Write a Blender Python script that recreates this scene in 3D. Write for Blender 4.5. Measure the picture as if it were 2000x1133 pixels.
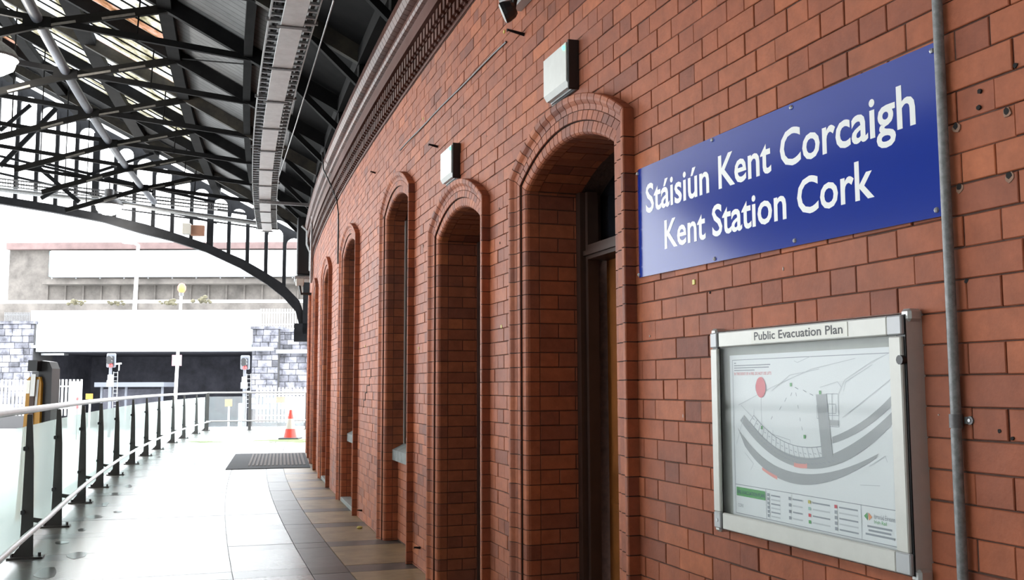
import bpy, bmesh, math, random
from mathutils import Vector, Matrix
random.seed(7)
for o in list(bpy.data.objects): bpy.data.objects.remove(o)
scene = bpy.context.scene
COL = scene.collection

# ------------------------------------------------------------------ camera
FPX, PITCH, ROLL, PSI, ZC = 1946.33, 0.09628, -0.00304, 0.35687, 1.343
F_ = Vector((math.sin(PSI)*math.cos(PITCH), math.cos(PSI)*math.cos(PITCH), math.sin(PITCH)))
R_ = Vector((math.cos(PSI), -math.sin(PSI), 0.0)); U_ = R_.cross(F_)
cr, sr = math.cos(ROLL), math.sin(ROLL)
R2 = cr*R_ + sr*U_; U2 = -sr*R_ + cr*U_
cam_d = bpy.data.cameras.new('camera'); cam = bpy.data.objects.new('camera', cam_d); COL.objects.link(cam)
cam_d.sensor_width = 36.0; cam_d.lens = 36.0*FPX/2000.0; cam_d.clip_end = 400; cam_d.clip_start = 0.02
cam.matrix_world = Matrix(((R2.x, U2.x, -F_.x, 0), (R2.y, U2.y, -F_.y, 0), (R2.z, U2.z, -F_.z, ZC), (0, 0, 0, 1)))
scene.camera = cam
# ------------------------------------------------------------------ overcast sky and exposure
world = bpy.data.worlds.new('sky'); scene.world = world; world.use_nodes = True
bg = world.node_tree.nodes['Background']; bg.inputs[0].default_value = (0.93, 0.97, 1.0, 1); bg.inputs[1].default_value = 1.0
vs = scene.view_settings
vs.view_transform = 'Standard'; vs.look = 'None'; vs.gamma = 1.0; vs.use_curve_mapping = False
vs.exposure = 2.95
# ------------------------------------------------------------------ curved-wall coordinates
RW = 146.455; CXW = 1.7953 + RW          # radius of the curved wall, x of its centre
def W(s, o, z):                          # s along the wall, o out of the wall, z up
    a = s/RW
    return Vector((CXW-(RW+o)*math.cos(a), (RW+o)*math.sin(a), z))
def proj(P):
    d = Vector(P)-Vector((0, 0, ZC)); z = d.dot(F_)
    if z < 0.05: return None
    return (1000+FPX*d.dot(R2)/z, 566.5-FPX*d.dot(U2)/z)
def at(x, y, depth):                     # a point seen at x, y of the photograph at that depth
    k = depth/FPX
    return Vector((0, 0, ZC)) + F_*depth + R2*((x-1000)*k) + U2*((566.5-y)*k)
def frame(s, o, z=0.0):                  # local axes on the wall: a toward the far end, b out of the wall, c up
    P = W(s, o, z); an = s/RW
    t = Vector((math.sin(an), math.cos(an), 0)); n = Vector((-math.cos(an), math.sin(an), 0))
    return lambda a, b, c: P + t*a + n*b + Vector((0, 0, c))
ident = lambda a, b, c: Vector((a, b, c))

# ------------------------------------------------------------------ mesh helpers
class MB:
    def __init__(self, m=ident): self.v = []; self.f = []; self.t = []; self.m = m; self.sm = False
    def add(self, pts, faces, tone=0.5, m=None):
        m = m or self.m; n = len(self.v)
        self.v += [m(*p) for p in pts]; self.f += [tuple(i+n for i in q) for q in faces]; self.t += [tone]*len(faces)
        return self
    def box(self, x0, x1, y0, y1, z0, z1, tone=0.5, m=None):
        P = [(x, y, z) for z in (z0, z1) for y in (y0, y1) for x in (x0, x1)]
        return self.add(P, [(0, 1, 3, 2), (4, 6, 7, 5), (0, 4, 5, 1), (2, 3, 7, 6), (0, 2, 6, 4), (1, 5, 7, 3)], tone, m)
    def bbox(self, x0, x1, y0, y1, z0, z1, b, tone=0.5, m=None):       # box with every edge chamfered
        bm = bmesh.new(); bmesh.ops.create_cube(bm, size=1.0)
        for v in bm.verts: v.co = Vector((x0+(v.co.x+.5)*(x1-x0), y0+(v.co.y+.5)*(y1-y0), z0+(v.co.z+.5)*(z1-z0)))
        bmesh.ops.bevel(bm, geom=list(bm.edges), offset=b, segments=1, affect='EDGES')
        bm.verts.index_update()
        self.add([tuple(v.co) for v in bm.verts], [tuple(v.index for v in f.verts) for f in bm.faces], tone, m); bm.free(); return self
    def beam(self, p0, p1, w, h, up=(0, 0, 1), tone=0.5):
        p0 = Vector(p0); p1 = Vector(p1); d = (p1-p0).normalized(); up = Vector(up)
        sd = d.cross(up).normalized(); u = sd.cross(d).normalized()
        P = [p+sd*(a*w/2)+u*(b*h/2) for p in (p0, p1) for a, b in ((-1, -1), (1, -1), (1, 1), (-1, 1))]
        n = len(self.v); self.v += P
        fs = [(0, 3, 2, 1), (4, 5, 6, 7), (0, 1, 5, 4), (1, 2, 6, 5), (2, 3, 7, 6), (3, 0, 4, 7)]
        self.f += [tuple(i+n for i in q) for q in fs]; self.t += [tone]*6; return self
    def tube(self, pts, r, n=10, tone=0.5, cap=True):
        pts = [Vector(p) for p in pts]; base = len(self.v); k = len(pts); self.sm = True
        for i, p in enumerate(pts):
            d = (pts[min(i+1, k-1)]-pts[max(i-1, 0)]).normalized()
            ref = Vector((0, 0, 1)) if abs(d.z) < .9 else Vector((1, 0, 0))
            a = d.cross(ref).normalized(); b = a.cross(d)
            rr = r[i] if isinstance(r, (list, tuple)) else r
            self.v += [p+a*(rr*math.cos(2*math.pi*j/n))+b*(rr*math.sin(2*math.pi*j/n)) for j in range(n)]
        for i in range(k-1):
            for j in range(n):
                q = base+i*n; self.f.append((q+j, q+(j+1) % n, q+n+(j+1) % n, q+n+j)); self.t.append(tone)
        if cap:
            self.f.append(tuple(base+j for j in reversed(range(n)))); self.f.append(tuple(base+(k-1)*n+j for j in range(n))); self.t += [tone]*2
        return self
    def prism(self, poly, y0, y1, m=None, tone=0.5):                    # poly in (x, z), extruded over y
        n = len(poly)
        P = [(x, y0, z) for x, z in poly]+[(x, y1, z) for x, z in poly]
        return self.add(P, [tuple(range(n)), tuple(reversed(range(n, 2*n)))]+[(i, i+n, (i+1) % n+n, (i+1) % n) for i in range(n)], tone, m)
    def ball(self, c, r, n=8, sz=1.0, tone=0.5):
        c = Vector(c); self.sm = True; base = len(self.v); rings = n//2
        self.v.append(c+Vector((0, 0, r*sz)))
        for i in range(1, rings):
            th = math.pi*i/rings
            for j in range(n):
                ph = 2*math.pi*j/n; self.v.append(c+Vector((r*math.sin(th)*math.cos(ph), r*math.sin(th)*math.sin(ph), r*sz*math.cos(th))))
        self.v.append(c-Vector((0, 0, r*sz))); last = len(self.v)-1
        for j in range(n):
            self.f.append((base, base+1+j, base+1+(j+1) % n)); self.t.append(tone)
            q = base+1+(rings-2)*n; self.f.append((last, q+(j+1) % n, q+j)); self.t.append(tone)
            for i in range(rings-2):
                q = base+1+i*n; self.f.append((q+j, q+n+j, q+n+(j+1) % n, q+(j+1) % n)); self.t.append(tone)
        return self

WPOS = {}                                                               # world position of every object made
def link(name, data, pos, parent):
    o = bpy.data.objects.new(name, data); COL.objects.link(o)
    WPOS[o.name] = Vector(pos)
    if parent is not None:
        o.parent = parent; o.location = Vector(pos)-WPOS[parent.name]
    else: o.location = pos
    return o
def tag(o, label=None, cat=None, group=None, kind=None):
    if label: o['label'] = label
    if cat: o['category'] = cat
    if group: o['group'] = group
    if kind: o['kind'] = kind
    return o
def mesh_of(mb, mat, org):
    me = bpy.data.meshes.new('mesh'); me.from_pydata([v-org for v in mb.v], [], mb.f)
    me.materials.append(M[mat] if isinstance(mat, str) else mat)
    at_ = me.attributes.new('tone', 'FLOAT', 'FACE'); at_.data.foreach_set('value', mb.t)
    bm = bmesh.new(); bm.from_mesh(me); bmesh.ops.recalc_face_normals(bm, faces=bm.faces); bm.to_mesh(me); bm.free()
    if mb.sm:
        me.polygons.foreach_set('use_smooth', [True]*len(me.polygons))
        try: me.set_sharp_from_angle(angle=math.radians(40))
        except Exception: pass
    me.update(); return me
def ob(name, mb, mat, parent=None, label=None, cat=None, group=None, kind=None):
    xs = [v.x for v in mb.v]; ys = [v.y for v in mb.v]; zs = [v.z for v in mb.v]
    org = Vector(((min(xs)+max(xs))/2, (min(ys)+max(ys))/2, min(zs)))
    return tag(link(name, mesh_of(mb, mat, org), org, parent), label, cat, group, kind)
def thing(name, pos, label, cat, group=None, kind=None):
    return tag(link(name, None, Vector(pos), None), label, cat, group, kind)
class Pieces:
    """Collects alike pieces; the ones that show largest become objects, the rest one 'stuff' part."""
    def __init__(self, name, rest, mat, parent, limit=300, minpx=9): self.n = name; self.r = rest; self.mat = mat; self.p = parent; self.lim = limit; self.mp = minpx; self.L = []
    def add(self, mb):
        P = [proj(v) for v in mb.v]
        if any(q is None for q in P): a = 0; d = 0
        else:
            x0 = max(0, min(q[0] for q in P)); x1 = min(2000, max(q[0] for q in P)); y0 = max(0, min(q[1] for q in P)); y1 = min(1133, max(q[1] for q in P))
            a = max(0, x1-x0)*max(0, y1-y0); d = min(x1-x0, y1-y0)
        self.L.append((a, d, mb))
    def flush(self):
        self.L.sort(key=lambda q: -q[0]); big = [q for q in self.L[:self.lim] if q[1] >= self.mp]; rest = self.L[len(big):]
        for a, d, mb in big: ob(self.n, mb, self.mat, self.p)
        if rest:
            mb = MB()
            for a, d, q in rest:
                n = len(mb.v); mb.v += q.v; mb.f += [tuple(i+n for i in f) for f in q.f]; mb.t += q.t; mb.sm |= q.sm
            ob(self.r, mb, self.mat, self.p, kind='stuff')

# ------------------------------------------------------------------ materials
M = {}
def mat(name, col, rough=0.6, metal=0.0, noise=0.0, nscale=8.0, bump=0.0, bscale=60.0, tone=0.0, emit=None, spec=0.5, dark=None):
    m = bpy.data.materials.new(name); m.use_nodes = True; nt = m.node_tree; N = nt.nodes; L = nt.links
    b = N['Principled BSDF']; b.inputs['Base Color'].default_value = (*col, 1); b.inputs['Roughness'].default_value = rough
    b.inputs['Metallic'].default_value = metal; b.inputs['Specular IOR Level'].default_value = spec
    cur = None
    tc = N.new('ShaderNodeTexCoord')
    geo = N.new('ShaderNodeNewGeometry')
    if noise or dark:
        no = N.new('ShaderNodeTexNoise'); no.inputs['Scale'].default_value = nscale; no.inputs['Detail'].default_value = 6; no.inputs['Roughness'].default_value = .65
        L.new(geo.outputs['Position'], no.inputs['Vector'])
        mx = N.new('ShaderNodeMix'); mx.data_type = 'RGBA'
        c2 = dark if dark else tuple(c*(1-noise) for c in col)
        mx.inputs['A'].default_value = (*c2, 1); mx.inputs['B'].default_value = (*col, 1)
        rp = N.new('ShaderNodeMapRange'); rp.inputs['From Min'].default_value = .35; rp.inputs['From Max'].default_value = .65
        L.new(no.outputs['Fac'], rp.inputs['Value']); L.new(rp.outputs['Result'], mx.inputs['Factor']); cur = mx.outputs['Result']
    if tone:
        a = N.new('ShaderNodeAttribute'); a.attribute_name = 'tone'
        hv = N.new('ShaderNodeHueSaturation')
        if cur: L.new(cur, hv.inputs['Color'])
        else: hv.inputs['Color'].default_value = (*col, 1)
        mr = N.new('ShaderNodeMapRange'); mr.inputs['To Min'].default_value = 1-tone; mr.inputs['To Max'].default_value = 1+tone
        L.new(a.outputs['Fac'], mr.inputs['Value']); L.new(mr.outputs['Result'], hv.inputs['Value']); cur = hv.outputs['Color']
    if cur: L.new(cur, b.inputs['Base Color'])
    if bump:
        n2 = N.new('ShaderNodeTexNoise'); n2.inputs['Scale'].default_value = bscale; n2.inputs['Detail'].default_value = 4
        L.new(geo.outputs['Position'], n2.inputs['Vector'])
        bp = N.new('ShaderNodeBump'); bp.inputs['Strength'].default_value = bump; bp.inputs['Distance'].default_value = .01
        L.new(n2.outputs['Fac'], bp.inputs['Height']); L.new(bp.outputs['Normal'], b.inputs['Normal'])
    if emit:
        b.inputs['Emission Color'].default_value = (*emit[:3], 1); b.inputs['Emission Strength'].default_value = emit[3]
    M[name] = m; return m

def brick_material():
    m = bpy.data.materials.new('brick'); m.use_nodes = True; nt = m.node_tree; N = nt.nodes; L = nt.links; b = N['Principled BSDF']
    geo = N.new('ShaderNodeNewGeometry'); at_ = N.new('ShaderNodeAttribute'); at_.attribute_name = 'tone'
    ramp = N.new('ShaderNodeValToRGB'); e = ramp.color_ramp.elements
    e[0].position = 0; e[0].color = (.20, .060, .036, 1); e[1].position = 1; e[1].color = (.45, .132, .052, 1)
    for p, c in ((.22, (.25, .075, .041)), (.5, (.345, .099, .046)), (.78, (.39, .116, .052))):
        q = e.new(p); q.color = (*c, 1)
    L.new(at_.outputs['Fac'], ramp.inputs['Fac'])
    n1 = N.new('ShaderNodeTexNoise'); n1.inputs['Scale'].default_value = 14; n1.inputs['Detail'].default_value = 8; n1.inputs['Roughness'].default_value = .7
    L.new(geo.outputs['Position'], n1.inputs['Vector'])
    hv = N.new('ShaderNodeHueSaturation'); L.new(ramp.outputs['Color'], hv.inputs['Color'])
    mr = N.new('ShaderNodeMapRange'); mr.inputs['From Min'].default_value = .3; mr.inputs['From Max'].default_value = .7; mr.inputs['To Min'].default_value = .78; mr.inputs['To Max'].default_value = 1.18
    L.new(n1.outputs['Fac'], mr.inputs['Value']); L.new(mr.outputs['Result'], hv.inputs['Value'])
    # pale chips and streaks, darker soot in broad patches
    n2 = N.new('ShaderNodeTexNoise'); n2.inputs['Scale'].default_value = 5; n2.inputs['Detail'].default_value = 10; n2.inputs['Roughness'].default_value = .75
    mp = N.new('ShaderNodeMapping'); mp.inputs['Scale'].default_value = (1, 1, .35); L.new(geo.outputs['Position'], mp.inputs['Vector']); L.new(mp.outputs['Vector'], n2.inputs['Vector'])
    r2 = N.new('ShaderNodeMapRange'); r2.inputs['From Min'].default_value = .66; r2.inputs['From Max'].default_value = .80; r2.inputs['To Max'].default_value = .55
    L.new(n2.outputs['Fac'], r2.inputs['Value'])
    mx = N.new('ShaderNodeMix'); mx.data_type = 'RGBA'; L.new(r2.outputs['Result'], mx.inputs['Factor']); L.new(hv.outputs['Color'], mx.inputs['A']); mx.inputs['B'].default_value = (.42, .25, .19, 1)
    n3 = N.new('ShaderNodeTexNoise'); n3.inputs['Scale'].default_value = 1.1; n3.inputs['Detail'].default_value = 5; L.new(geo.outputs['Position'], n3.inputs['Vector'])
    r3 = N.new('ShaderNodeMapRange'); r3.inputs['From Min'].default_value = .52; r3.inputs['From Max'].default_value = .72; r3.inputs['To Max'].default_value = .45
    L.new(n3.outputs['Fac'], r3.inputs['Value'])
    m2 = N.new('ShaderNodeMix'); m2.data_type = 'RGBA'; L.new(r3.outputs['Result'], m2.inputs['Factor']); L.new(mx.outputs['Result'], m2.inputs['A']); m2.inputs['B'].default_value = (.20, .10, .085, 1)
    L.new(m2.outputs['Result'], b.inputs['Base Color']); b.inputs['Roughness'].default_value = .62; b.inputs['Specular IOR Level'].default_value = .28
    n4 = N.new('ShaderNodeTexNoise'); n4.inputs['Scale'].default_value = 90; n4.inputs['Detail'].default_value = 5; L.new(geo.outputs['Position'], n4.inputs['Vector'])
    bp = N.new('ShaderNodeBump'); bp.inputs['Strength'].default_value = .25; bp.inputs['Distance'].default_value = .004; L.new(n4.outputs['Fac'], bp.inputs['Height']); L.new(bp.outputs['Normal'], b.inputs['Normal'])
    M['brick'] = m
    # the cornice: the same brick, with darkened colours and a smoother surface
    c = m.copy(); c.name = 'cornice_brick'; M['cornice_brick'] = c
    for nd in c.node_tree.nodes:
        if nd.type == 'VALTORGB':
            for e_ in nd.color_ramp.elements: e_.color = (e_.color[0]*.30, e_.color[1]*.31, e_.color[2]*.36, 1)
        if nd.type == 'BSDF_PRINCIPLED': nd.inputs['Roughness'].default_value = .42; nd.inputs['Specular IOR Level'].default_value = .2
brick_material()
mat('mortar', (.105, .052, .038), .9, noise=.4, nscale=25, bump=.3)
mat('joint_dark', (.045, .024, .018), .9)
mat('stone_sill', (.24, .25, .25), .8, noise=.3, nscale=12, bump=.2)
mat('rough_stone', (.25, .25, .29), .9, nscale=1.6, bump=.4, bscale=8, tone=.6, dark=(.05, .05, .06))
mat('stone_joint', (.07, .068, .07), .9)
mat('render_wall', (.165, .148, .135), .9, noise=.5, nscale=.7, tone=.2)
mat('shed_dark', (.06, .05, .045), .9, noise=.4, nscale=.8)  # unseen shed wall, kept dark so it bounces little daylight
mat('pink_coping', (.19, .13, .125), .9, noise=.3, nscale=.8)
mat('bridge_white', (.62, .65, .67), .6, noise=.06, nscale=.6)
mat('bridge_grey', (.20, .23, .27), .6)
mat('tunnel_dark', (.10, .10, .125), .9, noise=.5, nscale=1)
mat('white_paint', (.75, .75, .74), .5, noise=.12, nscale=6)
mat('tray_white', (.74, .76, .78), .45, noise=.16, nscale=9, bump=.08, bscale=10)
mat('conduit_grey', (.26, .265, .27), .5, .3, noise=.4, nscale=60)
mat('galvanised', (.42, .43, .44), .42, .6, noise=.35, nscale=40)
mat('galv_dark', (.20, .20, .205), .5, .5, noise=.4, nscale=30)
mat('steel_rail', (.42, .405, .40), .36, .85, noise=.15, nscale=12)
mat('black_iron', (.013, .014, .017), .65, noise=.4, nscale=6, spec=.2)
mat('sooty_iron_dark_board', (.012, .012, .0125), .75, noise=.5, nscale=4, dark=(.005, .005, .006), spec=.12)
mat('flaky_iron', (.014, .0135, .013), .75, noise=.5, nscale=4, spec=.12)
mat('flaky_paint', (.20, .19, .175), .8, noise=.35, nscale=20)
mat('brown_iron', (.05, .042, .03), .7, noise=.5, nscale=4, dark=(.012, .011, .010))
mat('blue_tube', (.12, .135, .17), .5, noise=.25, nscale=3)
mat('black_plastic', (.012, .012, .014), .4)
mat('post_grey', (.040, .038, .036), .45, noise=.2)
mat('alu', (.56, .56, .55), .38, .55, noise=.08, nscale=20)
mat('frame_cream', (.60, .60, .565), .42, .1, noise=.05, nscale=20)
mat('frame_corner', (.43, .44, .455), .45, .2)
mat('pinboard', (.46, .47, .44), .9, noise=.12, nscale=15)
mat('paper', (.78, .80, .82), .6, noise=.03, nscale=3)
mat('label_cream', (.80, .80, .74), .5)
mat('ink_black', (.010, .010, .016), .5)
mat('ink_line', (.30, .32, .36), .6)
mat('ink_faint', (.55, .57, .60), .6)
mat('ink_grey', (.36, .37, .385), .6)
mat('ink_navy', (.05, .06, .16), .6)
mat('ink_red', (.62, .06, .085), .5)
mat('ink_pink', (.78, .33, .30), .6)
mat('ink_green', (.10, .36, .11), .6)
mat('ink_orange', (.80, .30, .12), .6)
mat('ink_yellow', (.60, .52, .10), .6)
mat('ink_teal', (.35, .55, .50), .6)
mat('sign_blue', (.010, .034, .29), .13, spec=.22)
mat('sign_white', (.80, .81, .80), .4)
mat('screw', (.55, .55, .56), .35, .6)
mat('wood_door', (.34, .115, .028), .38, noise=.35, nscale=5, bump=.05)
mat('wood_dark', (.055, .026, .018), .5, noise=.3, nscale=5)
mat('dark_room', (.010, .009, .012), .6)
mat('dark_glass', (.012, .014, .018), .08, spec=.6)
mat('diffuser', (.66, .68, .66), .4, noise=.08, nscale=12)
mat('green_led', (.1, .8, .3), .4, emit=(.15, 1, .4, .35))
mat('tan_slab', (.29, .215, .125), .40, noise=.42, nscale=4.5, bump=.05, bscale=50, tone=.12)
mat('dark_slab', (.085, .086, .092), .38, noise=.45, nscale=5, bump=.05, bscale=50, tone=.12)
mat('band_slab', (.085, .078, .074), .38, noise=.35, nscale=5, bump=.05, bscale=50, tone=.12)
mat('pale_slab', (.165, .162, .15), .27, noise=.30, nscale=4.5, bump=.05, bscale=50, tone=.12)
mat('darkest_slab', (.045, .045, .048), .36, noise=.4, nscale=5, tone=.1)
mat('pale_band', (.10, .10, .10), .28, noise=.35, nscale=4.5, bump=.05, bscale=50, tone=.12)
mat('bare_concrete', (.62, .62, .61), .8, noise=.25, nscale=1.2)
mat('platform_concrete', (.50, .50, .49), .55, noise=.15, nscale=.8)
mat('moss', (.12, .16, .05), .95, noise=.4, nscale=9)
mat('dark_gloss', (.085, .085, .085), .15, noise=.3)
mat('mat_grey', (.060, .068, .082), .9, noise=.2, nscale=30)
mat('mat_rib', (.20, .19, .195), .9, noise=.2, nscale=30)
mat('cone_red', (.45, .035, .02), .45)
mat('cone_white', (.34, .30, .26), .4)
mat('rubber', (.035, .037, .045), .7)
mat('yellow_paint', (.36, .175, .012), .4)
mat('signal_grey', (.13, .14, .165), .5)
mat('red_light', (.9, .05, .05), .4, emit=(1, .03, .035, .22))
mat('sodium_light', (.3, .12, .04), .4, emit=(1, .15, .035, .42))
mat('lamp_light', (1, 1, .95), .4, emit=(1, 1, .94, 3.0))
mat('billboard', (.66, .70, .72), .5, noise=.04, nscale=.7)
mat('billboard_blue', (.28, .52, .62), .5)
mat('yellow_tag', (.65, .55, .12), .5)
mat('red_pink', (.62, .32, .38), .5)
mat('orange_sign', (.24, .085, .012), .5)
mat('box_beige', (.52, .51, .47), .6)
mat('box_tan', (.30, .155, .10), .7)
mat('foliage', (.15, .135, .085), .9, noise=.5, nscale=2)
mat('faint_wall', (.52, .52, .53), .9)
mat('hole_dark', (.012, .010, .010), .9)
mat('chip_pale', (.34, .20, .14), .9, noise=.3, nscale=40)
mat('chip_white', (.62, .56, .52), .9, noise=.25, nscale=40)
mat('leaf_yellow', (.50, .42, .12), .8)

def board_material():                      # grey sarking boards: thin lines between boards running down the slope
    m = mat('roof_board', (.25, .255, .262), .85, noise=.30, nscale=2.2); nt = m.node_tree; N = nt.nodes; L = nt.links; b = N['Principled BSDF']
    src = b.inputs['Base Color'].links[0].from_socket
    uv = N.new('ShaderNodeAttribute'); uv.attribute_name = 'along'
    ma = N.new('ShaderNodeMath'); ma.operation = 'MULTIPLY'; ma.inputs[1].default_value = 1/0.145; L.new(uv.outputs['Fac'], ma.inputs[0])
    fr = N.new('ShaderNodeMath'); fr.operation = 'FRACT'; L.new(ma.outputs[0], fr.inputs[0])
    lt = N.new('ShaderNodeMath'); lt.operation = 'LESS_THAN'; lt.inputs[1].default_value = .09; L.new(fr.outputs[0], lt.inputs[0])
    mx = N.new('ShaderNodeMix'); mx.data_type = 'RGBA'; L.new(lt.outputs[0], mx.inputs['Factor']); L.new(src, mx.inputs['A']); mx.inputs['B'].default_value = (.09, .09, .095, 1)
    L.new(mx.outputs['Result'], b.inputs['Base Color'])
board_material()
def pane_material():                       # dirty roof glass that lets the daylight through
    m = bpy.data.materials.new('roof_glass'); m.use_nodes = True; nt = m.node_tree; N = nt.nodes; L = nt.links
    N.remove(N['Principled BSDF']); out = N['Material Output']
    tr = N.new('ShaderNodeBsdfTranslucent'); df = N.new('ShaderNodeBsdfTransparent'); ms = N.new('ShaderNodeMixShader'); ms.inputs[0].default_value = .30
    geo = N.new('ShaderNodeNewGeometry'); no = N.new('ShaderNodeTexNoise'); no.inputs['Scale'].default_value = 2.3; no.inputs['Detail'].default_value = 10; no.inputs['Roughness'].default_value = .7
    L.new(geo.outputs['Position'], no.inputs['Vector'])
    rp = N.new('ShaderNodeValToRGB'); e = rp.color_ramp.elements; e[0].position = .30; e[0].color = (.10, .096, .07, 1); e[1].position = .58; e[1].color = (.50, .51, .52, 1)
    q = e.new(.40); q.color = (.24, .225, .17, 1); q = e.new(.48); q.color = (.38, .365, .31, 1)
    at_ = N.new('ShaderNodeAttribute'); at_.attribute_name = 'tone'
    L.new(no.outputs['Fac'], rp.inputs['Fac'])
    mx = N.new('ShaderNodeMix'); mx.data_type = 'RGBA'; mx.blend_type = 'MULTIPLY'; L.new(rp.outputs['Color'], mx.inputs['A']); mx.inputs['B'].default_value = (.9, .66, .58, 1)
    gt = N.new('ShaderNodeMath'); gt.operation = 'GREATER_THAN'; gt.inputs[1].default_value = .90; L.new(at_.outputs['Fac'], gt.inputs[0]); L.new(gt.outputs[0], mx.inputs['Factor'])
    L.new(mx.outputs['Result'], tr.inputs['Color']); L.new(mx.outputs['Result'], df.inputs['Color'])
    L.new(tr.outputs[0], ms.inputs[1]); L.new(df.outputs[0], ms.inputs[2]); L.new(ms.outputs[0], out.inputs['Surface']); M['roof_glass'] = m
pane_material()
def glass_material(name, tint, milk, milkcol, gloss=.06):
    m = bpy.data.materials.new(name); m.use_nodes = True; nt = m.node_tree; N = nt.nodes; L = nt.links
    N.remove(N['Principled BSDF']); out = N['Material Output']
    t = N.new('ShaderNodeBsdfTransparent'); t.inputs[0].default_value = (*tint, 1)
    d = N.new('ShaderNodeBsdfDiffuse'); d.inputs[0].default_value = (*milkcol, 1); tl = N.new('ShaderNodeBsdfTranslucent'); tl.inputs[0].default_value = (*milkcol, 1)
    a = N.new('ShaderNodeMixShader'); a.inputs[0].default_value = .5; L.new(d.outputs[0], a.inputs[1]); L.new(tl.outputs[0], a.inputs[2])
    b = N.new('ShaderNodeMixShader'); b.inputs[0].default_value = milk; L.new(t.outputs[0], b.inputs[1]); L.new(a.outputs[0], b.inputs[2])
    g = N.new('ShaderNodeBsdfGlossy'); g.inputs['Roughness'].default_value = .03; c = N.new('ShaderNodeMixShader'); c.inputs[0].default_value = gloss
    L.new(b.outputs[0], c.inputs[1]); L.new(g.outputs[0], c.inputs[2]); L.new(c.outputs[0], out.inputs['Surface']); M[name] = m
glass_material('rail_glass', (.90, .98, .96), .50, (.86, .93, .92))
glass_material('end_glass', (.92, .95, .96), .10, (.80, .84, .86))
glass_material('case_glass', (.97, .98, .98), .02, (.9, .9, .9), .012)

# ================================================================== STRUCTURE: the curved brick wall
COURSE, ZOFF, PER, SHEAD = 0.075, 0.0158, 0.3335, 3.085
S0, S1, ZTOP = -1.2, 22.6, 3.78
# arches: near edge of the hood, far edge, crown height, kind
ARCH = [(3.516, 4.964, 2.675, 'door'), (5.457, 6.853, 2.675, 'door'), (7.523, 8.900, 3.15, 'window'),
        (10.507, 12.12, 3.20, 'window'), (13.55, 15.05, 3.20, 'window'), (16.45, 17.95, 3.20, 'door'), (19.3, 20.8, 3.20, 'window')]
RISE = 0.215
LEFT_END = 4.0            # where the added unseen side wall stops, setting how much daylight enters
PROF_W = 0.18
def arch_geo(a):
    s0, s1, zc, kind = a; h = (s1-s0)/2; r = (h*h+RISE*RISE)/(2*RISE)
    return dict(sc=(s0+s1)/2, h=h, r=r, zc=zc-r, crown=zc, kind=kind)
AG = [arch_geo(a) for a in ARCH]
def arc_pt(g, u, fr):                     # fr -1 (near) .. 1 (far) along the arc for profile station u
    th = math.asin((g['h']-u)/(g['r']-u))*fr
    return g['sc']+(g['r']-u)*math.sin(th), g['zc']+(g['r']-u)*math.cos(th)
def spring(g, u): return arc_pt(g, u, 1)[1]
def opening(g, z, u):                     # half width of the arch outline at height z
    sp = spring(g, u)
    if z <= sp: return g['h']-u
    r = g['r']-u; dz = z-g['zc']
    return math.sqrt(r*r-dz*dz) if dz < r else 0.0

wall = thing('wall_right', W(10, 0, 0), 'curved red brick station wall with arched doors and windows', 'wall', kind='structure')
bricks = Pieces('brick', 'brickwork', 'brick', wall)
def brick_box(s0, s1, z0, z1, o0, tone, bev=.002):
    # front face at o0, chamfered, sides running back into the mortar
    b = bev; P = [(s0, -.05, z0), (s1, -.05, z0), (s1, -.05, z1), (s0, -.05, z1), (s0, o0-b, z0), (s1, o0-b, z0), (s1, o0-b, z1), (s0, o0-b, z1),
                  (s0+b, o0, z0+b), (s1-b, o0, z0+b), (s1-b, o0, z1-b), (s0+b, o0, z1-b)]
    fs = [(8, 9, 10, 11)]+[(4+i, 4+(i+1) % 4, 8+(i+1) % 4, 8+i) for i in range(4)]+[(i, (i+1) % 4, 4+(i+1) % 4, 4+i) for i in range(4)]
    return MB(W).add(P, fs, tone)
JT = .0036
mort = MB(W)
ncourse = int((ZTOP-ZOFF)/COURSE)
for k in range(-1, ncourse+1):
    z0 = max(0.0, ZOFF+k*COURSE); z1 = min(ZTOP, ZOFF+(k+1)*COURSE); zm = (z0+z1)/2
    if z1-z0 < .01: continue
    # spans of wall between the openings
    spans = []; cur = S0
    for g in AG:
        hw = opening(g, zm, .045)
        if hw <= .06: continue
        spans.append((cur, g['sc']-hw)); cur = g['sc']+hw
    spans.append((cur, S1))
    par = k % 2
    for a, b in spans:
        n = max(1, int((b-a)/.25))
        for i in range(n):
            q0 = a+(b-a)*i/n; q1 = a+(b-a)*(i+1)/n
            mort.add([(q0, -.005, z0), (q1, -.005, z0), (q1, -.005, z1), (q0, -.005, z1)], [(0, 1, 2, 3)])
        hc = SHEAD+(PER/2 if par else 0)                  # centre of a header in this course
        edges = [a]; i0 = math.floor((a-hc)/PER)-1; s = hc+i0*PER
        while s < b+PER:
            for e in (s-.054, s+.054):
                e += random.uniform(-.004, .004)
                if a+.03 < e < b-.03: edges.append(e)
            s += PER
        edges.append(b)
        for e0, e1 in zip(edges[:-1], edges[1:]):
            w = e1-e0; t = min(1, max(0, random.gauss(.58, .17)-(.08 if w < .13 else 0)))
            if random.random() < .03: t = random.uniform(.05, .25)
            j = JT/2+random.uniform(-.001, .0012)
            bricks.add(brick_box(e0+j, e1-j, z0+JT/2+random.uniform(-.001, .001), z1-JT/2+random.uniform(-.001, .001), random.uniform(-.0025, .0015), t))
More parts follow.
